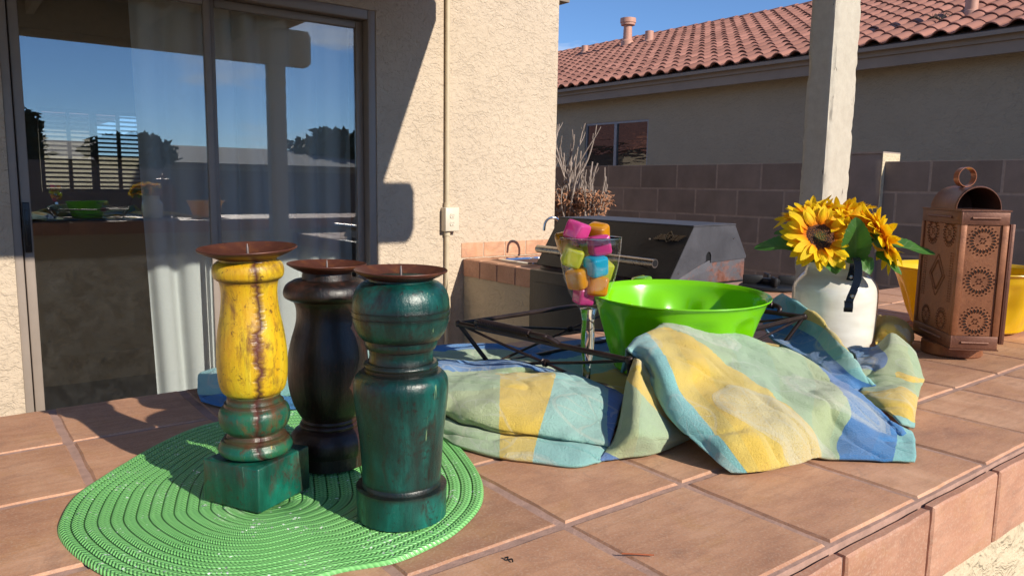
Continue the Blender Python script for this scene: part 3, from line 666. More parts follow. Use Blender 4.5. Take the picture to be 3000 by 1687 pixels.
for x, y, ztop, lean in ((3.9, 4.50, .72, 0), (3.86, 4.44, .70, .0), (3.95, 4.38, .62, -.05), (4.0, 4.33, .55, -.08), (3.9, 4.28, .46, -.10), (3.95, 4.2, .43, -.12), (3.85, 4.12, .40, -.15), (3.9, 4.05, .27, -.35), (3.95, 4.48, .58, .05), (3.98, 4.42, .5, 0), (3.9, 4.25, .3, -.3), (4.0, 4.18, .2, -.2), (3.9, 4.36, .35, .1), (3.88, 4.47, .66, .02), (3.92, 4.40, .60, -.02), (3.94, 4.30, .42, .05), (3.9, 4.22, .34, -.05), (3.86, 4.34, .50, .0), (3.9, 4.15, .25, -.05), (3.93, 4.46, .62, .0), (3.9, 4.43, .70, .01), (3.97, 4.40, .56, .0), (3.88, 4.31, .52, -.03), (3.9, 4.12, .3, -.1), (3.95, 4.09, .34, -.2), (3.9, 4.2, .36, -.04), (3.9, 4.5, .5, .0), (3.9, 4.48, .4, .0)):
    b0 = Vector((x-lean*.3, y-lean*.35, -.55)); d = Vector((lean*.2, lean*.6, 1)).normalized(); branch(b0, d, (ztop+.55)*.96, .0125, 2)
for k in range(5): br.tube([(3.92+rnd.uniform(-.05, .05), 4.3+rnd.uniform(-.05, .05), G), (3.9+rnd.uniform(-.1, .1), 4.32+rnd.uniform(-.2, .2), -.5)], .016, 6)
br.build('branches', M['twig'], bs, True); lo = leaf.build('dry_leaves', M['dryleaf'], bs); lo['kind'] = 'stuff'

# ------------------------------------------------------------------ yard behind the camera (mirrored in the glass)
yw = MB().box(-9, 14, -4.35, -4.2, G, 0.42); yw.box(-9, 1.2, -4.351, -4.199, 0.4201, 0.50)
tagp(yw.build('yard_wall', M['block']), 'plain block wall across the yard, mirrored in the door glass', 'wall')
ph = empty('pale_house', (3, -11, G), 'pale low house across the yard, mirrored in the right door pane', 'house')
MB().box(-2.5, 9.5, -14, -9.2, G, 0.62).build('pale_wall', simple('pale_render', (0.5, 0.47, 0.42), 0.9, world=True), ph)
MB().add([(-3, -14.5, .62), (10, -14.5, .62), (10, -8.8, .62), (-3, -8.8, .62), (-1, -11.5, 1.05), (7, -11.5, 1.05)], [(0, 3, 4), (1, 5, 2), (2, 5, 4, 3), (0, 4, 5, 1), (0, 1, 2, 3)]).build('low_roof', simple('grey_shingle', (0.26, 0.24, 0.23), 0.9, world=True), ph)
M['foliage'] = simple('dark_foliage', (0.035, 0.055, 0.022), 0.7, var=0.4, vs=3, world=True); M['bark'] = simple('tree_bark', (0.12, 0.085, 0.06), 0.95, world=True)
def tree(x, y, h_, rx_, rz_, label, n=5000, ls=1.0):
    tr = empty('shade_tree', (x, y, G), label, 'tree', 'trees across the yard')
    tk = MB(); tk.tube(spline([(x, y, G), (x+.05, y, G+h_*.3), (x-.04, y+.05, G+h_*.6)], 4), [.12, .11, .10, .10, .09, .09, .08, .08, .06], 10)
    for k in range(6):
        a = k*1.05; tk.tube([(x, y, G+h_*.35), (x+rx_*.4*math.cos(a), y+rx_*.4*math.sin(a), G+h_*.55), (x+rx_*.75*math.cos(a), y+rx_*.75*math.sin(a), G+h_*.75)], [.06, .04, .015], 7)
    tk.build('trunk', M['bark'], tr, True)
    cr_ = MB(); cl = [tuple(Vector((random.gauss(0, 1), random.gauss(0, 1), random.gauss(0, 1))).normalized()*random.uniform(.1, .85)) for _ in range(46)]
    for k in range(n):
        c0 = cl[k % 46]; c = Vector((x+rx_*(c0[0]+random.gauss(0, .12)), y+rx_*(c0[1]+random.gauss(0, .12)), G+h_*.72+rz_*(c0[2]+random.gauss(0, .12))))
        a = Vector((random.gauss(0, 1), random.gauss(0, 1), random.gauss(0, .6))).normalized(); b_ = a.orthogonal().normalized(); s_ = random.uniform(.05, .12)*ls
        cr_.add([c-a*s_, c+b_*s_*.5, c+a*s_, c-b_*s_*.5], [(0, 1, 2, 3)])
    cr_.build('crown', M['foliage'], tr)
tree(0.75, -5.6, 2.5, .62, .75, 'dark leafy tree mirrored at the left edge of the door glass', 6000)
tree(2.9, -8.2, 2.5, .9, .35, 'flat crowned tree mirrored beside the curtain edge', 5000, 1.1)
tree(8.4, -11.6, 2.7, 1.6, .75, 'broad round tree mirrored in the upper right pane', 7000, 1.7)
rh = empty('pink_roofed_house', (-1, 22, G), 'pink tiled house further back, mirrored in the dark window of the neighbour house', 'house')
MB().box(-7, 2.6, 17, 30, G, 1.45).build('rear_wall', M['stucco_n'], rh)
t = NT('pink_roof_courses'); g_ = t.geo(); w_ = t.math('SINE', t.math('MULTIPLY', t.n('SeparateXYZ', Vector=g_).outputs[2], 42.0)); w2_ = t.math('SINE', t.math('MULTIPLY', t.n('SeparateXYZ', Vector=g_).outputs[1], 22.0))
rm_ = t.done(t.bsdf(Base_Color=t.mix(t.math('MULTIPLY', t.math('ADD', w_, 1.0), 0.5), (0.36, 0.16, 0.115), (0.12, 0.05, 0.04)), Roughness=0.9, Normal=t.bump(w2_, 0.5, 0.03)))
MB().prism_y([(3.1, 1.46), (-2.2, 3.5), (-7.5, 1.46)], 16.5, 30.5).build('rear_roof', rm_, rh)
# towel control grids: (x, y, z, s, t), s and t are weave pattern coordinates
TOWEL = {
 'front': [
  [(0.684,0.6575,0.046,0.05,1.942),(0.7154,0.6657,0.054,0.55,1.726),(0.7523,0.673,0.058,1.55,1.51),(0.8233,0.7102,0.059,2.85,1.294),(0.8634,0.6878,0.052,3.85,1.078),(0.8908,0.6317,0.04,4.85,0.862),(0.9623,0.6058,0.015,5.85,0.646),(0.9355,0.5225,0.003,6.85,0.3),(0.9013,0.4614,0.003,7.85,0.5),(0.8711,0.4148,0.003,8.85,0.2)],
  [(0.674,0.6415,0.072,0.05,2.212),(0.7054,0.6497,0.08,0.55,1.996),(0.7423,0.657,0.084,1.55,1.78),(0.8133,0.6942,0.085,2.85,1.564),(0.8534,0.6718,0.078,3.85,1.348),(0.8808,0.6157,0.066,4.85,1.132),(0.9523,0.5898,0.041,5.85,0.916),(0.9255,0.5065,0.024,6.85,0.5),(0.8913,0.4454,0.012,7.85,0.5),(0.8611,0.3988,0.003,8.85,0.2)],
  [(0.654,0.6195,0.086,0.05,2.482),(0.6854,0.6277,0.094,0.55,2.266),(0.7223,0.635,0.098,1.55,2.05),(0.7933,0.6722,0.099,2.85,1.834),(0.8334,0.6498,0.092,3.85,1.618),(0.8608,0.5937,0.08,4.85,1.402),(0.9323,0.5678,0.055,5.85,1.186),(0.9055,0.4845,0.038,6.85,0.75),(0.8713,0.4234,0.026,7.85,0.5),(0.8411,0.3768,0.01,8.85,0.2)],
  [(0.6662,0.6062,0.065,0.05,2.752),(0.6465,0.5665,0.082,0.55,2.536),(0.67,0.5533,0.0815,1.55,2.32),(0.7094,0.5589,0.088,2.85,2.104),(0.77,0.5579,0.074,3.85,1.888),(0.8072,0.526,0.062,4.85,1.672),(0.8325,0.4871,0.05,5.85,1.456),(0.8247,0.4386,0.046,6.85,0.95),(0.8419,0.4049,0.02,7.85,0.5),(0.8717,0.3822,0.008,8.85,-0.35)],
  [(0.6344,0.5538,0.048,0.05,2.94),(0.6299,0.5292,0.056,0.55,2.806),(0.6513,0.5231,0.057,1.55,2.59),(0.6845,0.5187,0.062,2.85,2.374),(0.7024,0.4928,0.062,3.85,2.158),(0.7394,0.4714,0.052,4.85,1.942),(0.7641,0.4453,0.045,5.85,1.726),(0.7907,0.4286,0.04,6.85,1.3),(0.8084,0.3936,0.017,7.85,0.5),(0.8475,0.3659,0.008,8.85,-0.35)],
  [(0.6097,0.5107,0.036,0.05,2.94),(0.6157,0.4946,0.042,0.55,2.94),(0.6388,0.4838,0.045,1.55,2.86),(0.6514,0.4649,0.049,2.85,2.644),(0.6769,0.4535,0.046,3.85,2.428),(0.7019,0.4349,0.042,4.85,2.212),(0.7282,0.4229,0.036,5.85,1.9),(0.7749,0.4247,0.024,6.85,1.3),(0.7859,0.3861,0.013,7.85,0.5),(0.8241,0.3544,0.007,8.85,-0.35)],
  [(0.602,0.4685,0.022,0.05,2.94),(0.606,0.4524,0.03,0.55,2.94),(0.6181,0.4395,0.034,1.55,2.94),(0.6375,0.4286,0.036,2.85,2.914),(0.6621,0.4221,0.033,3.85,2.698),(0.6884,0.4131,0.029,4.85,2.482),(0.7149,0.4093,0.022,5.85,2.266),(0.7453,0.4128,0.012,6.85,1.3),(0.765,0.3792,0.009,7.85,0.5),(0.8022,0.3436,0.006,8.85,-0.35)],
  [(0.6076,0.432,0.003,0.05,2.94),(0.6139,0.4235,0.004,0.55,2.94),(0.6234,0.4167,0.005,1.55,2.94),(0.6399,0.4114,0.005,2.85,2.94),(0.6572,0.4079,0.005,3.85,2.94),(0.6787,0.4038,0.005,4.85,2.752),(0.7098,0.4034,0.005,5.85,2.5),(0.7236,0.3937,0.004,6.85,1.3),(0.7485,0.3729,0.004,7.85,0.5),(0.7904,0.3387,0.004,8.85,-0.35)],
 ],
 'under': [
  [(0.6533,0.6066,0.078,2.2,2.4),(0.645,0.5936,0.08,2.82,2.52),(0.6487,0.5894,0.074,3.44,2.64),(0.6602,0.5878,0.06,4.06,2.76)],
  [(0.6245,0.5898,0.06,2.2,2),(0.6175,0.5691,0.064,2.82,2.12),(0.6374,0.5709,0.056,3.44,2.24),(0.6354,0.5506,0.044,4.06,2.36)],
  [(0.6001,0.5709,0.048,2.2,1.8),(0.5883,0.5411,0.054,2.82,1.92),(0.6135,0.5447,0.046,3.44,2.04),(0.6347,0.5316,0.026,4.06,2.16)],
  [(0.5707,0.5475,0.032,2.2,1.6),(0.5595,0.5172,0.042,2.82,1.72),(0.5839,0.5155,0.038,3.44,1.84),(0.6409,0.5212,0.014,4.06,1.96)],
  [(0.5513,0.5382,0.015,2.2,1.3),(0.5483,0.5095,0.028,2.82,1.42),(0.5749,0.5031,0.026,3.44,1.54),(0.6453,0.5153,0.008,4.06,1.66)],
  [(0.5204,0.5295,0.003,2.2,0.75),(0.5497,0.5208,0.004,2.82,1.05),(0.5872,0.5111,0.004,3.44,1.35),(0.6547,0.5227,0.003,4.06,1.65)],
 ],
 'left': [
  [(0.5953,1.0468,0.015,0.3,4.4),(0.6648,1.0419,0.015,0.4,4.4),(0.7147,1.0211,0.015,0.5,4.4),(0.7462,0.9918,0.015,0.6,4.4),(0.7514,0.9434,0.015,0.7,4.4),(0.7488,0.8946,0.012,0.8,4.4),(0.7376,0.8507,0.01,0.9,4.4)],
  [(0.579,1.0183,0.01,0.6,5.4),(0.6287,0.9851,0.01,0.7,5.4),(0.6704,0.9573,0.01,0.8,5.4),(0.7038,0.935,0.01,0.9,5.4),(0.7144,0.8964,0.01,1,5.4),(0.7214,0.8615,0.01,1.1,5.4),(0.7198,0.8242,0.01,1.2,5.4)],
  [(0.5231,0.9199,0.025,0.9,4.6),(0.5625,0.8981,0.025,1,4.6),(0.5985,0.8703,0.022,1.1,4.6),(0.6138,0.8151,0.032,1.2,4.6),(0.6334,0.7833,0.034,1.3,4.6),(0.6346,0.7496,0.032,1.4,4.6),(0.6426,0.7253,0.03,1.5,4.6)],
  [(0.4895,0.861,0.024,1.2,5.1),(0.5263,0.8308,0.026,1.3,5.3333),(0.5665,0.8117,0.026,1.4,5.62),(0.5993,0.7842,0.028,1.5,6.137),(0.634,0.7566,0.028,1.6,6.7331),(0.6702,0.7333,0.026,1.7,7.3277),(0.6736,0.6442,0.02,1.8,8.2676)],
  [(0.4497,0.7911,0.04,1.5,5.1),(0.4854,0.7604,0.043,1.6,5.35),(0.5164,0.7371,0.047,1.7,5.64),(0.5461,0.712,0.049,1.8,6.1611),(0.5772,0.6888,0.049,1.9,6.7382),(0.6092,0.6665,0.048,2,7.3311),(0.6359,0.6039,0.034,2.1,8.3162)],
  [(0.4137,0.7278,0.04,1.8,5.1),(0.4625,0.7245,0.042,1.9,5.35),(0.4798,0.6974,0.044,2,5.54),(0.5008,0.6595,0.045,2.1,6.1026),(0.5297,0.6314,0.044,2.2,6.8333),(0.5641,0.6099,0.042,2.3,7.467),(0.604,0.5809,0.032,2.4,8.2189)],
  [(0.3988,0.7017,0.03,2.1,5.1),(0.4493,0.7036,0.034,2.2,5.35),(0.4553,0.6639,0.034,2.3,5.52),(0.4783,0.6294,0.033,2.4,6.117),(0.5047,0.6008,0.03,2.5,6.9697),(0.5376,0.5802,0.028,2.6,7.522),(0.5703,0.555,0.023,2.7,8.1216)],
  [(0.3915,0.689,0.019,2.4,5.1),(0.4426,0.7065,0.024,2.5,5.3083),(0.4508,0.667,0.021,2.6,5.475),(0.4712,0.6241,0.018,2.7,6.0657),(0.4966,0.5948,0.017,2.8,7.0081),(0.519,0.5653,0.016,2.9,7.5044),(0.5452,0.5371,0.014,3,8.0243)],
  [(0.4056,0.7138,0.009,2.7,5.1),(0.4603,0.7347,0.013,2.8,5.3083),(0.4689,0.6938,0.01,2.9,5.475),(0.4881,0.6465,0.008,3,6.0659),(0.5143,0.6161,0.007,3.1,7.0103),(0.5356,0.5834,0.007,3.2,7.5055),(0.5611,0.5526,0.006,3.3,8.0243)],
  [(0.3919,0.6898,0.013,3,5.1),(0.4378,0.6987,0.015,3.1,5.3083),(0.4464,0.6654,0.015,3.2,5.4583),(0.4667,0.6249,0.013,3.3,5.98),(0.4922,0.5957,0.012,3.4,6.9524),(0.5146,0.5642,0.011,3.5,7.4814),(0.5449,0.5403,0.009,3.6,7.9829)],
  [(0.375,0.6602,0.004,3.3,5.1),(0.4272,0.6871,0.004,3.4,5.2917),(0.4302,0.6484,0.003,3.5,5.4333),(0.4455,0.5981,0.003,3.6,5.96),(0.4685,0.5643,0.003,3.7,7.0769),(0.4944,0.5319,0.003,3.8,7.6015),(0.5294,0.5279,0.003,3.9,7.9511)],
 ],
 'rear': [
  [(0.2756,1.0578,0.01,4.6,3.1),(0.3106,1.087,0.012,4.05,3.1),(0.361,1.0629,0.015,3.5,3.1),(0.434,1.0655,0.015,2.95,3.1),(0.5008,1.0304,0.02,2.4,3.1),(0.6078,1.0083,0.02,1.85,3.1)],
  [(0.2717,1.0404,0.02,4.6,3.3),(0.2885,1.0096,0.032,4.05,3.3),(0.3343,0.9842,0.036,3.5,3.3),(0.3954,0.9707,0.04,2.95,3.3),(0.4642,0.9551,0.04,2.4,3.3),(0.5622,0.9327,0.04,1.85,3.3)],
  [(0.2565,0.9897,0.015,4.6,3.75),(0.2723,0.9409,0.028,4.05,3.75),(0.3111,0.9056,0.03,3.5,3.75),(0.3563,0.8658,0.032,2.95,3.75),(0.4008,0.8165,0.032,2.4,3.75),(0.4651,0.7637,0.034,1.85,3.75)],
  [(0.2567,0.9739,0.003,4.6,4.4),(0.2745,0.9309,0.003,4.05,4.4),(0.3114,0.8967,0.003,3.5,4.4),(0.3575,0.8597,0.003,2.95,4.4),(0.3997,0.7969,0.003,2.4,4.4),(0.4349,0.6922,0.004,1.85,4.4)],
 ],
 'ridge': [
  [(1.161,0.7847,0.06,0,4.5),(1.0974,0.7187,0.035,0.75,4.5),(1.0534,0.6535,0.032,1.5,4.5),(1.0199,0.5991,0.03,2.25,4.5),(0.9593,0.5324,0.025,3,4.5),(0.9592,0.4863,0.008,3.75,4.5)],
  [(1.1559,0.7615,0.085,0,4.2),(1.1493,0.7184,0.05,0.75,4.2),(1.0914,0.639,0.045,1.5,4.2),(1.0364,0.5884,0.04,2.25,4.2),(0.9766,0.5234,0.03,3,4.2),(0.9786,0.4876,0.01,3.75,4.2)],
  [(1.1623,0.7406,0.1,0,1.3),(1.1476,0.6928,0.088,0.75,1.7),(1.1198,0.6398,0.074,1.5,2.3),(1.0518,0.5672,0.056,2.25,2.8),(0.9949,0.5077,0.04,3,3.4),(0.9899,0.4776,0.016,3.75,4.2)],
  [(1.1923,0.7656,0.065,0,1.3),(1.1776,0.7178,0.053,0.75,1.7),(1.1498,0.6648,0.039,1.5,2.3),(1.0818,0.5922,0.021,2.25,2.8),(1.0249,0.5327,0.005,3,3.4),(1.0199,0.5026,0.004,3.75,4.2)],
 ],
 'lobe': [
  [(1.2555,0.6831,0.004,1.6,0.6),(1.2771,0.6667,0.004,1.93,0.6),(1.2779,0.6448,0.004,2.26,0.6),(1.2897,0.6279,0.004,2.59,1.5),(1.2798,0.6053,0.004,2.92,1.5),(1.27,0.5807,0.004,3.25,1.5)],
  [(1.2255,0.6531,0.01,1.6,0.9),(1.2471,0.6367,0.012,1.93,0.9),(1.2479,0.6148,0.02,2.26,0.9),(1.2597,0.5979,0.042,2.59,1.8),(1.2498,0.5753,0.038,2.92,1.8),(1.24,0.5507,0.026,3.25,1.8)],
  [(1.1572,0.603,0.02,1.6,0.8),(1.1652,0.5879,0.024,1.93,0.8),(1.1635,0.5684,0.03,2.26,0.8),(1.1734,0.5533,0.04,2.59,1.7),(1.1706,0.5314,0.036,2.92,1.7),(1.196,0.5219,0.02,3.25,1.7)],
  [(1.0977,0.5668,0.02,1.6,0.5),(1.0961,0.5479,0.026,1.93,0.5),(1.1025,0.5336,0.03,2.26,0.5),(1.1103,0.5181,0.034,2.59,1.4),(1.1117,0.4974,0.03,2.92,1.4),(1.1388,0.4895,0.012,3.25,1.4)],
  [(1.0523,0.5383,0.018,1.6,1.2),(1.057,0.5254,0.022,1.93,1.2),(1.0551,0.5075,0.026,2.26,1.2),(1.0576,0.488,0.024,2.59,2.1),(1.0586,0.4702,0.022,2.92,2.1),(1.1289,0.4825,0.008,3.25,2.1)],
  [(0.9904,0.5015,0.016,1.6,1.6),(0.989,0.4847,0.02,1.93,1.6),(1.001,0.4749,0.024,2.26,1.6),(1.0177,0.4636,0.024,2.59,1.8),(1.0174,0.4492,0.02,2.92,1.8),(1.0738,0.4635,0.008,3.25,1.8)],
  [(0.9433,0.4785,0.016,1.6,2.3),(0.9314,0.4537,0.022,1.93,2.3),(0.931,0.4371,0.026,2.26,2.3),(0.9388,0.4245,0.026,2.59,2.5),(0.9343,0.4121,0.018,2.92,2.5),(0.9577,0.4168,0.006,3.25,2.5)],
  [(0.9263,0.4569,0.01,1.6,3),(0.9026,0.4287,0.016,1.93,3),(0.8901,0.4114,0.016,2.26,3),(0.8798,0.3969,0.012,2.59,3.2),(0.8905,0.3924,0.008,2.92,3.2),(0.904,0.3919,0.004,3.25,3.2)],
 ],
 'lump': [
  [(1.6407,0.8347,0.004,2.1,2.2),(1.5058,0.7488,0.004,2.25,2.2),(1.4845,0.718,0.004,2.4,2.2),(1.4691,0.6904,0.004,2.55,2.2),(1.4433,0.6657,0.004,2.7,2.2),(1.4439,0.6588,0.004,2.85,2.2)],
  [(1.6107,0.8047,0.01,2.1,2.4),(1.4758,0.7188,0.034,2.25,2.4),(1.4545,0.688,0.038,2.4,2.4),(1.4391,0.6604,0.036,2.55,2.4),(1.4133,0.6357,0.03,2.7,2.4),(1.4139,0.6288,0.015,2.85,2.4)],
  [(1.3896,0.6899,0.025,2.1,2.6),(1.3242,0.6412,0.042,2.25,2.6),(1.3274,0.6266,0.044,2.4,2.6),(1.3359,0.6165,0.04,2.55,2.6),(1.3372,0.6049,0.03,2.7,2.6),(1.3761,0.6146,0.012,2.85,2.6)],
  [(1.2943,0.638,0.015,2.1,2.8),(1.3164,0.6355,0.02,2.25,2.8),(1.303,0.6173,0.02,2.4,2.8),(1.3054,0.6026,0.02,2.55,2.8),(1.3154,0.5979,0.015,2.7,2.8),(1.3446,0.6042,0.008,2.85,2.8)],
 ],
}
# ------------------------------------------------------------------ placemat
def placemat():
    out = [(0.105,0.706),(0.085,0.772),(0.078,0.829),(0.085,0.872),(0.104,0.922),(0.135,0.96),(0.192,1.025),(0.249,1.074),(0.312,1.101),(0.37,1.104),(0.43,1.090),(0.49,1.045),(0.528,0.985),(0.548,0.92),(0.553,0.862),(0.538,0.80),(0.515,0.735),(0.489,0.684),(0.453,0.640),(0.401,0.606),(0.357,0.592),(0.318,0.588),(0.276,0.600),(0.240,0.604),(0.19,0.615),(0.14,0.65)]
    out = [(x*.8, y*.8) for x, y in out]
    P_ = spline([(x, y, 0) for x, y in out], 60, True)
    P_ = np.array([(p.x, p.y) for p in P_]); L = len(P_)
    C0 = np.array([0.235, 0.665]); ax = np.array([0.35, 0.94]); ax /= np.linalg.norm(ax)
    d = P_-C0; s = np.clip((d@ax), -0.045, 0.045); core = C0+s[:, None]*ax
    seg = np.linalg.norm(np.roll(P_, -1, 0)-P_, axis=1); arc = np.concatenate([[0], np.cumsum(seg)[:-1]])
    nr, pp = 17, 7
    vs = []; uv = []
    for k in range(nr):
        for q in range(pp+1):
            v = (k+q/pp)/nr; w = 1-v*0.985
            xy = core+(P_-core)*w
            hump = math.sin(math.pi*q/pp)**0.6 if 0 < q < pp else 0.0
            z = 0.0032+0.0009*hump
            wav = 0.0012*np.sin(xy[:, 0]*38+xy[:, 1]*21)
            zz = z*0.75+np.maximum(0, wav)*0.8
            if k == 0 and q == 0: zz = zz*0+0.0004
            for i in range(L):
                vs.append((xy[i, 0], xy[i, 1], zz[i])); uv.append((arc[i], v*nr))
    rowsN = nr*(pp+1); fs = []
    for r in range(rowsN-1):
        for i in range(L): fs.append((r*L+i, r*L+(i+1) % L, (r+1)*L+(i+1) % L, (r+1)*L+i))
    me = bpy.data.meshes.new('placemat'); me.from_pydata(vs, [], fs)
    ul = me.uv_layers.new(name='UVMap'); li = np.zeros(len(me.loops), int); me.loops.foreach_get('vertex_index', li)
    uva = np.array(uv)[li]; me.uv_layers['UVMap'].data.foreach_set('uv', uva.ravel())
    me.polygons.foreach_set('use_smooth', [True]*len(fs))
    t = NT('green_braid'); u = t.n('UVMap'); sx = t.n('SeparateXYZ', Vector=u.outputs[0])
    U, V = sx.outputs[0], sx.outputs[1]
    vf = t.math('FRACT', V); tri = t.math('ABSOLUTE', t.math('SUBTRACT', vf, 0.5))
    ph = t.math('ADD', t.math('MULTIPLY', U, 2*math.pi/0.0046), t.math('MULTIPLY', tri, 17.0))
    st = t.math('SINE', ph); st2 = t.math('SINE', t.math('ADD', t.math('MULTIPLY', V, 2*math.pi*3), t.math('MULTIPLY', st, 0.6)))
    h = t.math('ADD', t.math('MULTIPLY', st, 0.42), t.math('MULTIPLY', st2, 0.16))
    fac = t.ramp(t.math('ADD', t.math('MULTIPLY', h, 0.5), 0.5), [(0.05, 0.0), (0.55, 1.0)])
    nz = t.noise(t.geo(), 25, 4, 0.6)
    c = t.mix(fac, (0.08, 0.33, 0.08), t.mix(nz, (0.20, 0.56, 0.15), (0.32, 0.74, 0.25)))
    edge = t.ramp(t.math('MULTIPLY', tri, 2.0), [(0.80, 0.0), (0.98, 1.0)])
    c = t.mix(t.math('MULTIPLY', edge, 0.30), c, (0.02, 0.12, 0.03))
    # metallic tinsel thread sparkles, their glints painted in as near-white flecks
    vo = t.n('TexVoronoi', {'feature': 'F1'}, Vector=t.geo(), Scale=650); col = vo.outputs['Color']
    sp = t.n('SeparateXYZ', Vector=col)
    spm = t.math('GREATER_THAN', t.math('MULTIPLY', sp.outputs[0], t.ramp(nz, [(0.45, 0.9), (0.6, 1.0)])), 0.945)
    nrm = t.n('NewGeometry').outputs['Normal']
    rnd_n = t.n('VectorMath', {'operation': 'NORMALIZE'}, i0=t.n('VectorMath', {'operation': 'ADD'}, i0=t.n('VectorMath', {'operation': 'MULTIPLY'}, i0=t.n('VectorMath', {'operation': 'SUBTRACT'}, i0=col, i1=(0.5, 0.5, 0.5)).outputs[0], i1=(1.5, 1.5, 0.6)).outputs[0], i1=nrm).outputs[0]).outputs[0]
    b = t.bump(h, 1.0, 0.0009)
    base = t.bsdf(Base_Color=c, Roughness=0.33, Normal=b)
    gl = t.bsdf(Base_Color=(0.85, 0.95, 0.85), Roughness=0.3, Metallic=0.35, Normal=rnd_n)
    me.materials.append(t.done(t.n('MixShader', i0=spm, i1=base.outputs[0], i2=gl.outputs[0])))
    me.update(); o = link('placemat', me)
    return tagp(o, 'bright green oval braided placemat under the three wooden candle holders', 'placemat')
placemat()

# ------------------------------------------------------------------ candle holders
def distress(name, cols, dark, wear, streak=1.0, crack=None, rough=0.3, lower=None, zsplit=0.0, dm=0.5, rings=()):
    """old painted wood: layered paint, dark rubbed patches, pale scratches; lower = second paint below zsplit"""
    t = NT(name); v = t.co(); vz = t.n('Mapping', Vector=v, Scale=(1, 1, 0.28)).outputs[0]; vs_ = t.n('Mapping', Vector=v, Scale=(1, 1, 0.08)).outputs[0]
    n1 = t.noise(vz, 26, 6, 0.65, 0.8); n2 = t.noise(t.n('Mapping', Vector=v, Scale=(1, 1, 0.45)).outputs[0], 46, 9, 0.78, 0.5); n3 = t.noise(vs_, 260, 3, 0.6); n4 = t.noise(v, 150, 6, 0.75); n5 = t.noise(vz, 95, 5, 0.7, 0.5)
    def paint(cs): return t.ramp(t.math('ADD', t.math('MULTIPLY', n1, 0.7), t.math('MULTIPLY', n5, 0.3)), [(0.34, cs[0]), (0.5, cs[1]), (0.66, cs[2])])
    broad = t.ramp(t.noise(t.n('Mapping', Vector=v, Scale=(1, 1, 0.5)).outputs[0], 17, 5, 0.6, 0.6), [(0.40, 0.42), (0.58, 1.0)])
    c = paint(cols); sep = t.n('SeparateXYZ', Vector=v)
    if lower:
        m = t.ramp(t.math('ADD', t.math('MULTIPLY', t.math('SUBTRACT', sep.outputs[2], zsplit), 120.0), t.math('MULTIPLY', n2, 0.8)), [(0.2, 1.0), (0.7, 0.0)])
        c = t.mix(m, c, paint(lower))
    c = t.mix(t.math('MULTIPLY', t.ramp(n2, [(dm, 0.0), (dm+0.13, 1.0)]), 0.85), c, dark)
    c = t.mix(1.0, c, t.mix(0.0 if cols[0][0] < 0.1 else 0.75, broad, (1, 1, 1)), 'MULTIPLY')
    c = t.mix(t.math('MULTIPLY', t.ramp(n4, [(0.58, 0.0), (0.64, 1.0)]), 0.8), c, tuple(x*0.5 for x in dark))
    c = t.mix(t.math('MULTIPLY', t.ramp(t.math('MULTIPLY', n3, t.math('ADD', n1, 0.35)), [(0.60, 0.0), (0.70, streak)]), 0.7), c, wear)
    for z0 in rings:                                                 # darker bands along the turned grooves
        q = t.math('ABSOLUTE', t.math('ADD', t.math('SUBTRACT', sep.outputs[2], z0), t.math('MULTIPLY', t.math('SUBTRACT', n2, 0.5), 0.004)))
        c = t.mix(t.math('MULTIPLY', t.ramp(q, [(0.0006, 1.0), (0.0022, 0.0)]), 0.85), c, tuple(x*0.45 for x in dark))
    h = t.math('ADD', t.math('MULTIPLY', n4, 0.6), t.math('MULTIPLY', n3, 0.5))
    if crack:
        ax_, off = crack
        tn = t.n('VectorMath', {'operation': 'DOT_PRODUCT'}, i0=v, i1=(ax_[1], -ax_[0], 0)).outputs['Value']
        fr = t.n('VectorMath', {'operation': 'DOT_PRODUCT'}, i0=v, i1=(ax_[0], ax_[1], 0)).outputs['Value']
        wob = t.math('MULTIPLY', t.math('SUBTRACT', t.noise(t.n('Mapping', Vector=v, Scale=(0.2, 0.2, 1)).outputs[0], 30, 4, 0.6), 0.5), 0.030)
        dd = t.math('ABSOLUTE', t.math('ADD', t.math('SUBTRACT', tn, off), wob))
        m = t.math('MULTIPLY', t.ramp(dd, [(0.0006, 1.0), (0.0012, 0.0)]), t.math('GREATER_THAN', fr, 0.0))
        c = t.mix(m, c, (0.05, 0.015, 0.01))
        c = t.mix(t.math('MULTIPLY', t.math('MULTIPLY', t.ramp(dd, [(0.001, 1.0), (0.006, 0.0)]), t.math('GREATER_THAN', fr, 0.0)), t.ramp(n2, [(0.4, 0.0), (0.6, 0.8)])), c, (0.14, 0.04, 0.03))
        h = t.math('SUBTRACT', h, t.math('MULTIPLY', m, 1.5))
    return t.done(t.bsdf(Base_Color=c, Roughness=t.math('ADD', rough-0.05, t.math('MULTIPLY', n4, 0.25)), Specular_IOR_Level=0.5, Coat_Weight=0.12, Coat_Roughness=0.3, Normal=t.bump(h, 0.8, 0.0010)))
def rust_mat():
    t = NT('rusty_dish'); v = t.co(); n1 = t.noise(v, 40, 7, 0.7); n2 = t.noise(v, 240, 4, 0.7)
    c = t.ramp(n1, [(0.3, (0.055, 0.016, 0.011)), (0.55, (0.10, 0.030, 0.018)), (0.75, (0.22, 0.075, 0.02))])
    return t.done(t.bsdf(Base_Color=c, Metallic=0.25, Roughness=t.math('ADD', 0.28, t.math('MULTIPLY', n1, 0.3)), Normal=t.bump(n2, 0.4, 0.0005)))
M['rust_dish'] = rust_mat(); M['pinm'] = simple('dull_pin_metal', (0.25, 0.20, 0.18), 0.4, 0.8)
def smooth_prof(pts, n=5):
    q = spline([(r, 0, z) for r, z in pts], n); return [(max(p.x, 0), p.z) for p in q]
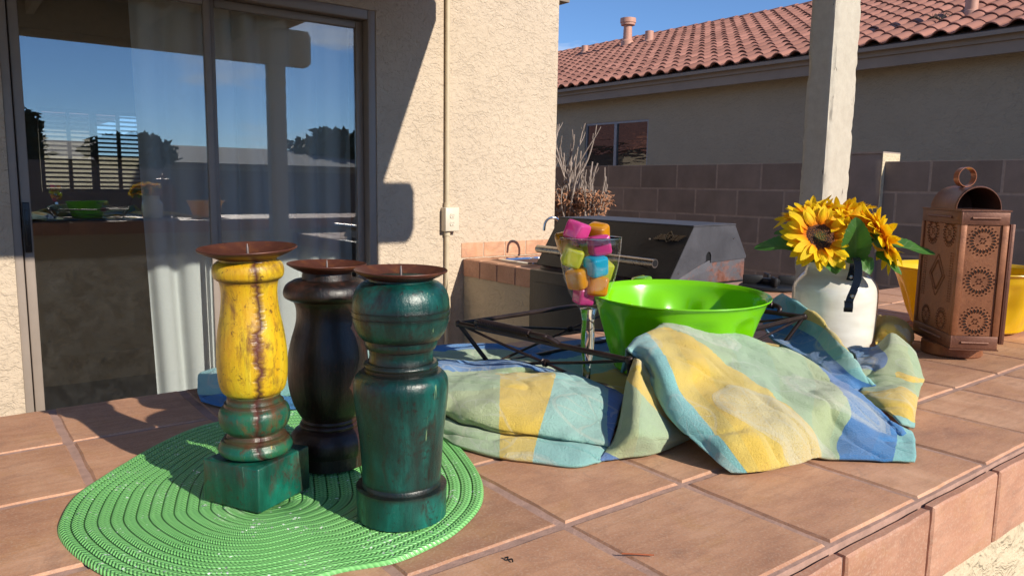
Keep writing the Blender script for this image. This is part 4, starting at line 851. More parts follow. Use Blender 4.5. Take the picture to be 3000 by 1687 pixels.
def candle(name, x, y, label, prof, dish_r, dish_z, mat, lean=(0, 0), base=None, tiltd=(0, 0)):
    """prof is listed from the bottom up; lists inside it are smooth runs joined by sharp steps"""
    root = empty('candle_holder', (x, y, 0.005), label, 'candle holder', 'distressed wooden candle holders on the green placemat')
    LM = Matrix.Rotation(lean[1], 4, 'Y') @ Matrix.Rotation(lean[0], 4, 'X')
    pr = []
    for run in prof: pr += smooth_prof(run, 6) if len(run) > 2 else run
    def wob(r, z, a): return r*(1+0.012*noise.noise(Vector((math.cos(a)*1.5+x*10, math.sin(a)*1.5, z*25))))
    body = MB().lathe([(0.0, pr[0][1])]+pr+[(0.0, pr[-1][1])], x, y, 0.005, 72, wob, LM)
    b = body.build('turned_body', mat, root, True, 32)
    if base:
        side, ang, h_ = base; s = side/2; mb = MB()
        ptsb = [(s*math.cos(R(ang+45+90*k))*math.sqrt(2), s*math.sin(R(ang+45+90*k))*math.sqrt(2)) for k in range(4)]
        mb.add([(x+p, y+q, 0.0052) for p, q in ptsb]+[(x+p*0.99, y+q*0.99, 0.005+h_+0.0012*(k-1.5)) for k, (p, q) in enumerate(ptsb)], [(3, 2, 1, 0), (4, 5, 6, 7), (0, 1, 5, 4), (1, 2, 6, 5), (2, 3, 7, 6), (3, 0, 4, 7)])
        mb.build('square_base', M['cand_green2'], root, bevel=0.0016)
    d = dish_r
    DM = LM @ Matrix.Translation((0, 0, dish_z-0.005)) @ Matrix.Rotation(tiltd[0], 4, 'X') @ Matrix.Rotation(tiltd[1], 4, 'Y')
    dp = [(0.0, -0.0085), (d*.42, -0.008), (d*.62, -0.0062), (d*.85, -0.0022), (d, 0.0012), (d*1.004, 0.0020), (d*.995, 0.0024), (d*.84, -0.0008), (d*.6, -0.0045), (d*.4, -0.0062), (0.0, -0.0066)]
    dd = MB().lathe(dp, x, y, 0.005, 64, None, DM).build('drip_dish', M['rust_dish'], root, True, 60)
    MB().lathe([(0.0013, -0.0066), (0.0011, 0.002), (0.0003, 0.0055)], x, y, 0.005, 10, None, DM).build('pin', M['pinm'], root, True)
    return root
M['cand_yellow'] = distress('yellow_distressed', ((0.62, 0.30, 0.01), (0.72, 0.46, 0.012), (0.60, 0.50, 0.03)), (0.16, 0.055, 0.02), (0.75, 0.62, 0.08), 1.0,
                            crack=(Vector((-0.55, -0.83)), -0.0105), rings=(0.014, 0.018, 0.0445, 0.0505, 0.1525), lower=((0.003, 0.05, 0.03), (0.005, 0.10, 0.06), (0.03, 0.13, 0.05)), zsplit=0.0535, dm=0.51)
M['cand_green2'] = distress('green_distressed_base', ((0.003, 0.055, 0.035), (0.004, 0.10, 0.065), (0.006, 0.16, 0.11)), (0.075, 0.035, 0.025), (0.20, 0.38, 0.27), 1.0, dm=0.50)
M['cand_teal'] = distress('teal_distressed', ((0.002, 0.028, 0.024), (0.003, 0.078, 0.064), (0.005, 0.15, 0.12)), (0.020, 0.016, 0.012), (0.28, 0.42, 0.20), 1.0, rough=0.24, dm=0.50, rings=(0.0262, 0.0290, 0.1236, 0.1264, 0.1314, 0.1424, 0.1503, 0.1694, 0.1742))
M['cand_black'] = distress('black_distressed', ((0.010, 0.007, 0.006), (0.017, 0.011, 0.009), (0.024, 0.016, 0.012)), (0.075, 0.026, 0.016), (0.04, 0.15, 0.11), 1.0, rough=0.34, dm=0.49, lower=((0.020, 0.007, 0.005), (0.035, 0.012, 0.007), (0.016, 0.007, 0.008)), zsplit=0.072, rings=(0.012, 0.037, 0.0418, 0.0458, 0.1628))
candle('y', 0.2139, 0.6428, 'tall yellow and green candle holder with cracked paint and a square green base', [
    [(0.026, 0.0405), (0.0300, 0.0425), (0.0312, 0.047), (0.0285, 0.0525)], [(0.0262, 0.0535), (0.0262, 0.0555)], [(0.0240, 0.0565), (0.0226, 0.0590), (0.0228, 0.0605)],
    [(0.0240, 0.0610), (0.0280, 0.0660), (0.0298, 0.0735), (0.0286, 0.0800), (0.0250, 0.0835)], [(0.0248, 0.0840), (0.0248, 0.0860)], [(0.0228, 0.0865), (0.0222, 0.0900), (0.0226, 0.0930)],
    [(0.0226, 0.0935), (0.0262, 0.0975), (0.0284, 0.1060), (0.0292, 0.1200), (0.0288, 0.1350), (0.0270, 0.1500), (0.0244, 0.1640), (0.0229, 0.1780), (0.0233, 0.1870), (0.0246, 0.1925)],
    [(0.0262, 0.1930), (0.0284, 0.1955), (0.0292, 0.2005), (0.0278, 0.2060), (0.0250, 0.2085)], [(0.0236, 0.2087), (0.0236, 0.2110)]],
    0.0405, 0.2225, M['cand_yellow'], (0.012, -0.016), (0.0635, 27.0, 0.0385), (0.02, -0.03))
candle('g', 0.2986, 0.5354, 'round teal green candle holder in front, thick ball top and stout tapered shaft', [
    [(0.0372, 0.0004), (0.0376, 0.0262)], [(0.0330, 0.0268), (0.0326, 0.0300)],
    [(0.0322, 0.0305), (0.0332, 0.045), (0.0346, 0.065), (0.0366, 0.085), (0.0384, 0.102), (0.0388, 0.112), (0.0372, 0.119), (0.0330, 0.1232)], [(0.0300, 0.1236), (0.0302, 0.1262)],
    [(0.0298, 0.1266), (0.0304, 0.1290), (0.0290, 0.1312)], [(0.0264, 0.1316), (0.0258, 0.1370), (0.0262, 0.1422)], [(0.0280, 0.1426), (0.0292, 0.1460), (0.0294, 0.1500)],
    [(0.0316, 0.1506), (0.0356, 0.1560), (0.0384, 0.1640), (0.0394, 0.1688)], [(0.0390, 0.1691), (0.0390, 0.1697)], [(0.0396, 0.1701), (0.0397, 0.1735)], [(0.0393, 0.1738), (0.0393, 0.1745)], [(0.0397, 0.1749), (0.0384, 0.1850), (0.0350, 0.1925), (0.0300, 0.1965)], [(0.026, 0.1975), (0.026, 0.2005)]],
    0.0375, 0.2090, M['cand_teal'], (0, 0), None, (0.015, 0.0))
candle('b', 0.3002, 0.6833, 'dark black brown turned candle holder standing behind the other two', [
    [(0.0366, 0.0004), (0.0368, 0.0120)], [(0.0374, 0.0124), (0.0388, 0.0190), (0.0380, 0.0270), (0.0340, 0.0335), (0.0292, 0.0368)], [(0.0284, 0.0372), (0.0288, 0.0398), (0.0276, 0.0416)], [(0.0266, 0.0420), (0.0270, 0.0440), (0.0262, 0.0456)],
    [(0.0262, 0.0460), (0.0300, 0.0520), (0.0345, 0.0620), (0.0378, 0.0760), (0.0388, 0.0920), (0.0380, 0.1090), (0.0350, 0.1240), (0.0315, 0.1360), (0.0296, 0.1460), (0.0300, 0.1560), (0.0325, 0.1625)],
    [(0.0352, 0.1630), (0.0405, 0.1665), (0.0412, 0.1720), (0.0385, 0.1780), (0.0320, 0.1820)], [(0.024, 0.1828), (0.023, 0.1895)]],
    0.0375, 0.2005, M['cand_black'], (0, 0), None, (0.01, 0.01))

# ------------------------------------------------------------------ towel
def towel_mat():
    t = NT('plaid_terry'); u = t.n('UVMap'); uv = u.outputs[0]; g = t.geo()
    wv = t.n('VectorMath', {'operation': 'ADD'}, i0=uv, i1=t.n('VectorMath', {'operation': 'SCALE'}, Vector=t.n('VectorMath', {'operation': 'SUBTRACT'}, i0=t.noise(g, 300, 2, out='Color'), i1=(.5, .5, .5)).outputs[0], Scale=0.03).outputs[0]).outputs[0]
    s = t.n('SeparateXYZ', Vector=wv)
    blue, green, yel, aqua = (0.035, 0.22, 0.62), (0.46, 0.60, 0.36), (0.88, 0.62, 0.11), (0.30, 0.66, 0.64)
    def pal(x, order):
        f = t.math('FRACT', t.math('MULTIPLY', x, 0.25))
        return t.ramp(f, [(k*0.25, order[k]) for k in range(4)], 'CONSTANT')
    ct = pal(s.outputs[1], (blue, green, yel, aqua)); cs = pal(t.math('ADD', s.outputs[0], 0.0), (aqua, green, yel, green))
    c = t.mix(0.13, ct, cs)
    lo = t.math('LESS_THAN', s.outputs[0], 0.95); lo2 = t.math('GREATER_THAN', s.outputs[0], 0.0)
    c = t.mix(t.math('MULTIPLY', t.math('MULTIPLY', lo, lo2), t.math('COMPARE', s.outputs[1], 2.3, 0.9)), c, aqua)
    gs = t.n('SeparateXYZ', Vector=g); plan = t.n('CombineXYZ', X=t.math('ADD', gs.outputs[0], t.math('MULTIPLY', gs.outputs[2], 0.5)), Y=t.math('SUBTRACT', gs.outputs[1], t.math('MULTIPLY', gs.outputs[2], 0.8))).outputs[0]
    # jacquard fruit slices
    def slices(scale, off, rad):
        p = t.n('Mapping', Vector=plan, Scale=(scale, scale, 0), Location=off).outputs[0]
        fr = t.n('VectorMath', {'operation': 'SUBTRACT'}, i0=t.n('VectorMath', {'operation': 'FRACTION'}, i0=p).outputs[0], i1=(.5, .5, 0)).outputs[0]
        ss = t.n('SeparateXYZ', Vector=fr); rr = t.n('VectorMath', {'operation': 'LENGTH'}, i0=t.n('Mapping', Vector=fr, Scale=(1, 1, 0)).outputs[0]).outputs['Value']
        ang = t.math('ARCTAN2', ss.outputs[1], ss.outputs[0])
        disc = t.math('LESS_THAN', rr, rad)
        ring = t.math('LESS_THAN', t.math('ABSOLUTE', t.math('SUBTRACT', rr, rad*0.86)), rad*0.05)
        spoke = t.math('LESS_THAN', t.math('ABSOLUTE', t.math('SINE', t.math('MULTIPLY', ang, 4.0))), 0.20)
        spoke = t.math('MULTIPLY', spoke, t.math('LESS_THAN', rr, rad*0.86))
        line = t.math('MAXIMUM', ring, t.math('MULTIPLY', spoke, disc))
        return disc, line
    d1, l1 = slices(7.6, (0.13, 0.33, 0), 0.31); d2, l2 = slices(6.1, (0.62, 0.71, 0), 0.20)
    cell = t.n('TexWhiteNoise', {'noise_dimensions': '2D'}, Vector=t.n('VectorMath', {'operation': 'FLOOR'}, i0=t.n('Mapping', Vector=plan, Scale=(7.6, 7.6, 0), Location=(0.13, 0.33, 0)).outputs[0]).outputs[0]).outputs['Value']
    amt = t.math('MULTIPLY', d1, t.math('MULTIPLY', t.math('MULTIPLY', cell, cell), 0.6))
    loop = t.noise(g, 520, 4, 0.75, 0.6)
    terry = t.ramp(loop, [(0.38, 0.0), (0.58, 1.0)])
    c = t.mix(t.math('MULTIPLY', amt, t.math('ADD', 0.35, t.math('MULTIPLY', terry, 0.65))), c, (0.72, 0.74, 0.66))
    c = t.mix(t.math('MULTIPLY', l1, 0.28), c, (0.78, 0.76, 0.60)); c = t.mix(t.math('MULTIPLY', l2, 0.22), c, (0.74, 0.76, 0.70))
    c = t.mix(t.math('MULTIPLY', t.ramp(loop, [(0.30, 1.0), (0.45, 0.0)]), 0.30), c, t.mix(0.5, c, (0.05, 0.06, 0.06)))
    c = t.n('HueSaturation', Color=c, Value=t.math('ADD', 0.90, t.math('MULTIPLY', t.noise(g, 40, 4), 0.2))).outputs[0]
    h = t.math('ADD', t.math('ADD', t.math('MULTIPLY', loop, 1.0), t.math('MULTIPLY', t.noise(g, 150, 3, 0.6), 0.35)), t.math('ADD', t.math('MULTIPLY', l1, -0.5), t.math('MULTIPLY', d1, 0.3)))
    b = t.bump(h, 1.0, 0.0024)
    pb = t.bsdf(Base_Color=c, Roughness=0.95, Specular_IOR_Level=0.1, Sheen_Weight=0.35, Sheen_Roughness=0.5, Normal=b)
    tl = t.n('BsdfTranslucent', Color=c, Normal=b)
    return t.done(t.n('MixShader', i0=0.14, i1=pb.outputs[0], i2=tl.outputs[0]))
M['towel'] = towel_mat()
def cr_basis(n, N):
    """Catmull-Rom weights: N samples over n control points"""
    Wm = np.zeros((N, n))
    for a in range(N):
        x = a/(N-1)*(n-1); i = min(int(x), n-2); t = x-i
        w = [-.5*t+t*t-.5*t**3, 1-2.5*t*t+1.5*t**3, .5*t+2*t*t-1.5*t**3, -.5*t*t+.5*t**3]
        for j, ww in zip((i-1, i, i+1, i+2), w):
            if j < 0: Wm[a, 0] += 2*ww; Wm[a, 1] -= ww
            elif j >= n: Wm[a, n-1] += 2*ww; Wm[a, n-2] -= ww
            else: Wm[a, j] += ww
    return Wm
def cloth(name, grids, label, cat):
    vs_all = []; fs_all = []; uv_all = []
    for gi, (g, res) in enumerate(grids):
        g = np.array(g, float); nr, nc = g.shape[:2]
        d1 = np.linalg.norm(np.diff(g[..., :3], axis=0), axis=2).sum(0).mean(); d2 = np.linalg.norm(np.diff(g[..., :3], axis=1), axis=2).sum(1).mean()
        NR, NC = max(8, int(d1/res)), max(8, int(d2/res))
        Wr, Wc = cr_basis(nr, NR), cr_basis(nc, NC)
        X = np.einsum('ai,bj,ijk->abk', Wr, Wc, g)
        Pp = X[..., :3]
        du = np.gradient(Pp, axis=1); dv = np.gradient(Pp, axis=0); nm = np.cross(du, dv); nm /= np.linalg.norm(nm, axis=2, keepdims=True)+1e-9
        nm[nm[..., 2] < 0] *= -1
        n0 = len(vs_all)
        for a in range(NR):
            for b in range(NC):
                p = Vector(Pp[a, b]); q = Vector((p.x, p.y, p.z))
                w = 0.0030*noise.fractal(q*17+Vector((gi*3.1, 0, 0)), 1.0, 2.0, 3)+0.0012*noise.noise(q*60)
                n_ = noise.noise(Vector(((q.x*.8+q.y*.6)*9+gi, (q.x*.6-q.y*.8)*21, q.z*9)))
                n2_ = noise.noise(Vector(((q.x*.3-q.y*.95)*8, (q.x*.95+q.y*.3)*26+gi*5, q.z*12)))
                w += 0.0042*(0.35-abs(n_))-0.0030*max(0, 0.10-abs(n2_))/0.10
                e = min(b, NC-1-b, a, NR-1-a)
                w *= min(1, e/4)
                p2 = Pp[a, b]+nm[a, b]*w
                vs_all.append((p2[0], p2[1], max(p2[2], 0.0032))); uv_all.append((X[a, b, 3], X[a, b, 4]))
        for a in range(NR-1):
            for b in range(NC-1): fs_all.append((n0+a*NC+b, n0+a*NC+b+1, n0+(a+1)*NC+b+1, n0+(a+1)*NC+b))
    me = bpy.data.meshes.new(name); me.from_pydata(vs_all, [], fs_all)
    me.uv_layers.new(name='UVMap'); li = np.zeros(len(me.loops), int); me.loops.foreach_get('vertex_index', li)
    me.uv_layers['UVMap'].data.foreach_set('uv', np.array(uv_all)[li].ravel())
    me.materials.append(M['towel']); me.polygons.foreach_set('use_smooth', [True]*len(fs_all)); me.update()
    o = link(name, me); m = o.modifiers.new('thickness', 'SOLIDIFY'); m.thickness = 0.0032; m.offset = 0.0; m.use_rim = True
    return tagp(o, label, cat, 'plaid kitchen towels bunched along the counter')
cloth('kitchen_towel', [(TOWEL['front'], .0026), (TOWEL['under'], .0028)], 'plaid terry towel draped over the basket corner with a blue and yellow fold in front', 'towel')
flat = [[(x, y, 0.004+0.004*math.sin(x*31+y*17)**2, 1+x*9, y*9) for x in (0.60, 0.72, 0.84, 0.96, 1.08, 1.18)] for y in (0.98, 0.88, 0.78, 0.68, 0.60)]
cloth('kitchen_towel', [(TOWEL['left'], .0026), (TOWEL['rear'], .003), (flat, .006)], 'plaid terry towel rolled in yellow, green and aqua folds left of the basket', 'towel')
cloth('kitchen_towel', [(TOWEL['ridge'], .0028), (TOWEL['lobe'], .0028), (TOWEL['lump'], .003)], 'plaid terry towel bunched around the foot of the white sunflower jar', 'towel')

# ------------------------------------------------------------------ wire basket
bk = empty('wire_basket', (0.865, 0.797, 0.01), 'rectangular brown wrought iron wire basket holding the green bowl and the glass', 'basket')
Lc, Fc, Rc, Bc = Vector((.612, .924, .075)), Vector((.651, .613, .075)), Vector((1.117, .671, .075)), Vector((1.078, .980, .075))
cc = (Lc+Fc+Rc+Bc)/4
for p, q in ((Lc, Fc), (Fc, Rc), (Rc, Bc), (Bc, Lc)): MB().tube([p, q], 0.0038, 12).build('rim_rod', M['dark_iron'], bk, True)
feet = []
for p in (Lc, Fc, Rc, Bc):
    q = p+(cc-p)*0.17; q.z = 0.011; feet.append(q)
    MB().tube([p, q], 0.0034, 10).build('corner_leg', M['dark_iron'], bk, True)
    MB().lathe([(0.0, -0.0055), (0.0045, -0.004), (0.0058, 0), (0.0045, 0.004), (0.0, 0.0055)], p.x, p.y, p.z, 14).build('corner_knob', M['dark_iron'], bk, True)
for i in range(4):
    MB().tube([feet[i], feet[(i+1) % 4]], 0.0030, 10).build('foot_rod', M['dark_iron'], bk, True)
for (p, q, fa_, fb) in ((Lc, Fc, feet[0], feet[1]), (Rc, Bc, feet[2], feet[3]), (Fc, Rc, feet[1], feet[2]), (Bc, Lc, feet[3], feet[0])):
    m = (p+q)/2*0.45+(fa_+fb)/2*0.55; m.z = 0.040; off = (cc-m).normalized()*0.0
    for s_ in (p, q): MB().tube(spline([s_+(m-s_)*0.02, s_+(m-s_)*0.5+Vector((0, 0, -.001)), m], 5), 0.0021, 8).build('truss_wire', M['dark_iron'], bk, True)
    for s_ in (fa_, fb): MB().tube([s_, m], 0.0021, 8).build('truss_wire', M['dark_iron'], bk, True)
    axd = (q-p).normalized(); kn = []
    for k in range(28):
        a = k*0.62; kn.append(m+Vector((0, 0, 1))*0.0042*math.sin(a)+axd.cross(Vector((0, 0, 1)))*0.0042*math.cos(a)+axd*(k-14)*0.00035)
    MB().tube(kn, 0.0014, 6).build('wire_knot', M['dark_iron'], bk, True)
for p, q in ((Lc, Fc), (Rc, Bc)):
    dr = (q-p).normalized(); on = dr.cross(Vector((0, 0, 1))).normalized()
    if on.dot((p+q)/2-cc) < 0: on = -on
    Ln = (q-p).length; a = p+dr*Ln*0.14; b = p+dr*Ln*0.64
    pts = [a, a+on*0.004+Vector((0, 0, .008)), a+on*0.010+dr*0.012+Vector((0, 0, .011)), a+on*0.011+dr*0.025+Vector((0, 0, .011)), b+on*0.011-dr*0.030+Vector((0, 0, .010)), b+on*0.008-dr*0.014+Vector((0, 0, .009)), b+Vector((0, 0, .001))]
    MB().tube(spline(pts, 8), 0.0038, 12).build('handle_rod', M['dark_iron'], bk, True)
    c0 = pts[2]+dr*0.002; c1 = pts[4]-dr*0.012; co_ = []; nturn = 30
    ax_ = (c1-c0); e_1 = ax_.normalized().cross(Vector((0, 0, 1))).normalized(); e_2 = ax_.normalized().cross(e_1)
    for k in range(nturn*10+1):
        s_ = k/(nturn*10); aa = 2*math.pi*nturn*s_; co_.append(c0+ax_*s_+e_1*0.0050*math.cos(aa)+e_2*0.0050*math.sin(aa))
    MB().tube(co_, 0.0016, 6).build('handle_wrap', M['dark_iron'], bk, True)

# ------------------------------------------------------------------ bowls
def bowl_mat(name, col, tr):
    t = NT(name); v = t.co(); n = t.noise(v, 18, 3)
    pb = t.bsdf(Base_Color=t.mix(n, tuple(x*.96 for x in col), tuple(min(1, x*1.04) for x in col)), Roughness=0.20, Specular_IOR_Level=0.5, Coat_Weight=0.3, Coat_Roughness=0.1, Normal=t.bump(n, 0.15, 0.001))
    return t.done(t.n('MixShader', i0=tr, i1=pb.outputs[0], i2=t.n('BsdfTranslucent', Color=col).outputs[0]))
M['lime'] = bowl_mat('lime_plastic', (0.22, 0.66, 0.002), 0.22); M['yplast'] = bowl_mat('yellow_plastic', (0.85, 0.56, 0.006), 0.25)
def bowl(name, x, y, zb, rim, h, foot, mat, label, tilt=(0, 0), lobes=10, ph=0.0):
    def fn(r, z, a):
        q = z/h; m = max(0.0, 1-abs(q-0.46)/0.38)**0.6
        return r*(1-0.105*m*(1-abs(math.cos(lobes*(a+ph)/2))**1.6))
    th = 0.0022
    out = [(0.0, 0.0), (foot*.9, 0.0), (foot, 0.002), (foot*1.04, .06*h), (foot+(rim-foot)*.30, .25*h), (foot+(rim-foot)*.50, .50*h), (foot+(rim-foot)*.70, .75*h), (foot+(rim-foot)*.86, .94*h), (rim*.985, h*.985), (rim, h*.995), (rim*1.004, h), (rim, h*1.015), (rim*.985, h*1.008)]
    inn = [(r-th, z) for r, z in reversed(out[3:9])]+[(foot-th, .04*h+th), (0.0, .03*h+th)]
    TM_ = Matrix.Rotation(tilt[0], 4, 'X') @ Matrix.Rotation(tilt[1], 4, 'Y')
    ps = smooth_prof(out[2:9], 5)
    o = MB().lathe(out[:2]+ps+out[9:]+smooth_prof(inn, 4), x, y, zb, 160, fn, TM_).build(name, mat, None, True, 40)
    return tagp(o, label, 'bowl')
bowl('plastic_bowl', 0.868, 0.724, 0.012, 0.1300, 0.1135, 0.088, M['lime'], 'glossy lime green plastic bowl with fluted side standing in the wire basket', (0.020, -0.022))
bowl('plastic_bowl', 1.690, 0.650, 0.004, 0.150, 0.122, 0.098, M['yplast'], 'glossy yellow plastic bowl half hidden behind the punched copper lantern')

# ------------------------------------------------------------------ stemmed glass and ice cubes
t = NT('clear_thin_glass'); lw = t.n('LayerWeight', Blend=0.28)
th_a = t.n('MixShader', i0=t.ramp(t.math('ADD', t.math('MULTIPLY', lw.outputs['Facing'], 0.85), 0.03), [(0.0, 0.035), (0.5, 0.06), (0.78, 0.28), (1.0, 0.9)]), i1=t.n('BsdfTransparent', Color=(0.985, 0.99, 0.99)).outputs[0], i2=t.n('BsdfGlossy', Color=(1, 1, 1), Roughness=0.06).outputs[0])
M['thin'] = t.done(t.n('MixShader', i0=t.ramp(lw.outputs['Facing'], [(0.62, 0.0), (0.95, 0.38)]), i1=th_a.outputs[0], i2=t.n('BsdfTranslucent', Color=(0.9, 0.92, 0.92)).outputs[0]))  # pale translucent edge paints in the bright light along the cup outline
t = NT('clear_solid_glass'); M['solid'] = t.done(t.n('BsdfGlass', Color=(0.98, 1, 0.99), Roughness=0.0, IOR=1.5))
def wine(x, y, zf, rim_z, label, sc=1.0):
    r = empty('stemmed_glass', (x, y, zf), label, 'wine glass')
    z = lambda q: rim_z-q
    pr = [(0.0115, z(.0965)), (0.0175, z(.0890)), (0.0260, z(.0750)), (0.0335, z(.0560)), (0.0380, z(.0350)), (0.0402, z(.0150)), (0.0408, z(.0005)), (0.0405, z(0)), (0.0401, z(.0005)), (0.0394, z(.0150)), (0.0372, z(.0350)), (0.0326, z(.0560)), (0.0250, z(.0745)), (0.0150, z(.0880)), (0.0, z(.0925))]
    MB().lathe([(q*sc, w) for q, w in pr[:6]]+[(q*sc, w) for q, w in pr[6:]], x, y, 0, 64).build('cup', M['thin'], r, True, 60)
    MB().lathe([(0.0408, z(.0012)), (0.0412, z(.0004)), (0.0408, z(-.0004)), (0.0403, z(.0004)), (0.0408, z(.0012))], x, y, 0, 64).build('rim_bead', M['solid'], r, True, 60)
    st = [(0.0, z(.0930)), (0.0110, z(.0950)), (0.0098, z(.1010)), (0.0078, z(.1120)), (0.0092, z(.130)), (0.0088, z(.150)), (0.0055, z(.170)), (0.0050, zf+.010), (0.010, zf+.005), (0.030, zf+.0025), (0.0375, zf+.0014), (0.0375, zf), (0.0, zf)]
    MB().lathe(st, x, y, 0, 40).build('stem', M['solid'], r, True, 50)
    return r
def cube_mat(name, col):
    t = NT(name); v = t.co()
    fr = t.n('LayerWeight', Blend=0.25).outputs['Fresnel']
    n = t.noise(v, 60, 3)
    tr = t.n('BsdfTransparent', Color=tuple(0.55+0.45*c for c in col)); nb = t.bump(n, 0.2, 0.001)
    gs = t.n('BsdfGlass', Color=tuple(0.40+0.60*c for c in col), Roughness=0.02, IOR=1.16, Normal=nb)
    tl = t.n('BsdfTranslucent', Color=col, Normal=nb); df = t.n('BsdfDiffuse', Color=col, Normal=nb)
    a = t.n('MixShader', i0=0.45, i1=df.outputs[0], i2=tl.outputs[0])
    b = t.n('MixShader', i0=0.5, i1=tr.outputs[0], i2=gs.outputs[0])
    fc = t.math('POWER', t.n('LayerWeight', Blend=0.5).outputs['Facing'], 0.8)
    b = t.n('MixShader', i0=t.math('SUBTRACT', 0.42, t.math('MULTIPLY', fc, 0.34)), i1=a.outputs[0], i2=b.outputs[0])
    b = t.n('MixShader', i0=t.math('ADD', 0.07, t.math('MULTIPLY', fr, 0.6)), i1=b.outputs[0], i2=t.n('BsdfGlossy', Color=(1, 1, 1), Roughness=0.06).outputs[0])
    return t.done(b)
CM = {'pink': cube_mat('pink_cube_plastic', (1.0, 0.09, 0.42)), 'orange': cube_mat('orange_cube_plastic', (1.0, 0.42, 0.01)), 'yellow': cube_mat('yellow_green_cube_plastic', (0.85, 0.90, 0.07)), 'blue': cube_mat('blue_cube_plastic', (0.02, 0.62, 0.95)), 'lime': cube_mat('lime_cube_plastic', (0.30, 0.72, 0.05))}
def cube_bm(s):
    bm = bmesh.new(); bmesh.ops.create_cube(bm, size=s)
    for v in bm.verts: v.co *= 1+random.uniform(-.06, .06)
    bmesh.ops.bevel(bm, geom=list(bm.edges), offset=s*0.20, segments=4, affect='EDGES', profile=0.5)
    me = bpy.data.meshes.new('ice_cube'); bm.to_mesh(me); bm.free(); me.polygons.foreach_set('use_smooth', [True]*len(me.polygons)); return me
GX, GY_ = 0.6849, 0.7227
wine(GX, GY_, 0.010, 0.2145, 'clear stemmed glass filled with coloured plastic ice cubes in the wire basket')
CUBES = [('pink', [0.6665, 0.7300, 0.2215], 'pink plastic ice cube at the top left, rising above the glass rim'), ('pink', [0.6894, 0.7109, 0.2040], 'pink plastic ice cube right under the rim, above the blue cube'), ('orange', [0.7060, 0.7305, 0.2175], 'orange plastic ice cube at the top right of the glass rim'),
 ('orange', [0.6660, 0.7475, 0.2060], 'orange plastic ice cube tucked behind the top left pink cube'), ('yellow', [0.6600, 0.7290, 0.1890], 'yellow green plastic ice cube on the left, below the top pink cube'), ('blue', [0.6810, 0.7080, 0.1780], 'blue plastic ice cube in the middle of the glass'),
 ('orange', [0.6660, 0.7230, 0.1610], 'orange plastic ice cube low on the left, under the yellow green cube'), ('orange', [0.6860, 0.7090, 0.1505], 'orange plastic ice cube low on the right, under the blue cube'), ('pink', [0.6760, 0.7240, 0.1370], 'pink plastic ice cube at the very bottom of the glass'),
 ('yellow', [0.7060, 0.7230, 0.1700], 'yellow plastic ice cube on the right, behind the blue cube'), ('yellow', [0.6890, 0.7430, 0.1890], 'yellow plastic ice cube at the back, behind the pink cube under the rim'), ('orange', [0.6990, 0.7400, 0.1520], 'orange plastic ice cube at the back, above the bottom of the glass')]
for i, (cn_, p, lab) in enumerate(CUBES):
    me = cube_bm(0.0262 if i != 8 else 0.023); me.materials.append(CM[cn_]); o = link('ice_cube', me, None, p, (random.uniform(-.35, .35), random.uniform(-.35, .35), random.uniform(0, 1.57)))
    tagp(o, lab, 'ice cube', 'coloured plastic ice cubes in the glass')
# second glass hidden behind the bowl with a lime cube peeping over
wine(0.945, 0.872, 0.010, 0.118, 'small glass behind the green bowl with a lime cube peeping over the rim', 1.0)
for k, (cn_, p) in enumerate((('lime', (0.934, 0.856, 0.1195)), ('yellow', (0.958, 0.885, 0.115)), ('blue', (0.948, 0.868, 0.098)), ('pink', (0.940, 0.880, 0.072)))):
    me = cube_bm(0.026); me.materials.append(CM[cn_]); o = link('ice_cube', me, None, p, (random.uniform(-.3, .3), random.uniform(-.3, .3), random.uniform(0, 1.5)))
    tagp(o, ['lime green plastic ice cube peeping over the back of the green bowl', 'yellow plastic ice cube beside the lime cube behind the bowl', 'blue plastic ice cube under the lime cube behind the bowl', 'pink plastic ice cube lowest in the small glass behind the bowl'][k], 'ice cube', 'coloured plastic ice cubes behind the bowl')

# ------------------------------------------------------------------ white jar with bail handle
JX, JY = 1.285, 0.715
t = NT('cream_glaze'); v = t.co(); bz = t.noise(t.n('Mapping', Vector=v, Scale=(0.3, 0.3, 1)).outputs[0], 60, 4); n = t.noise(v, 300, 3)
M['ceramic'] = t.done(t.bsdf(Base_Color=t.mix(t.ramp(bz, [(0.35, 0.0), (0.65, 1.0)]), (0.70, 0.66, 0.58), (0.80, 0.77, 0.70)), Roughness=0.16, Coat_Weight=0.5, Coat_Roughness=0.05, Normal=t.bump(bz, 0.25, 0.0015)))
jar = empty('ceramic_jar', (JX, JY, 0.003), 'glossy off-white ceramic jar with a black metal bail, holding the sunflowers', 'jar')
pr = smooth_prof([(0.060, 0.0), (0.066, 0.004), (0.0695, 0.016), (0.0712, 0.040), (0.0722, 0.072), (0.0720, 0.098), (0.0690, 0.112), (0.0610, 0.124), (0.0540, 0.132), (0.0515, 0.140), (0.0522, 0.148)], 5)+smooth_prof([(0.0535, 0.151), (0.0548, 0.156), (0.0535, 0.161), (0.050, 0.162)], 4)+[(0.047, 0.158), (0.047, 0.135), (0.060, 0.115), (0.066, 0.09), (0.064, 0.02), (0.0, 0.012)]
MB().lathe([(0.0, 0.002)]+pr, JX, JY, 0.002, 96).build('jar_body', M['ceramic'], jar, True, 60)
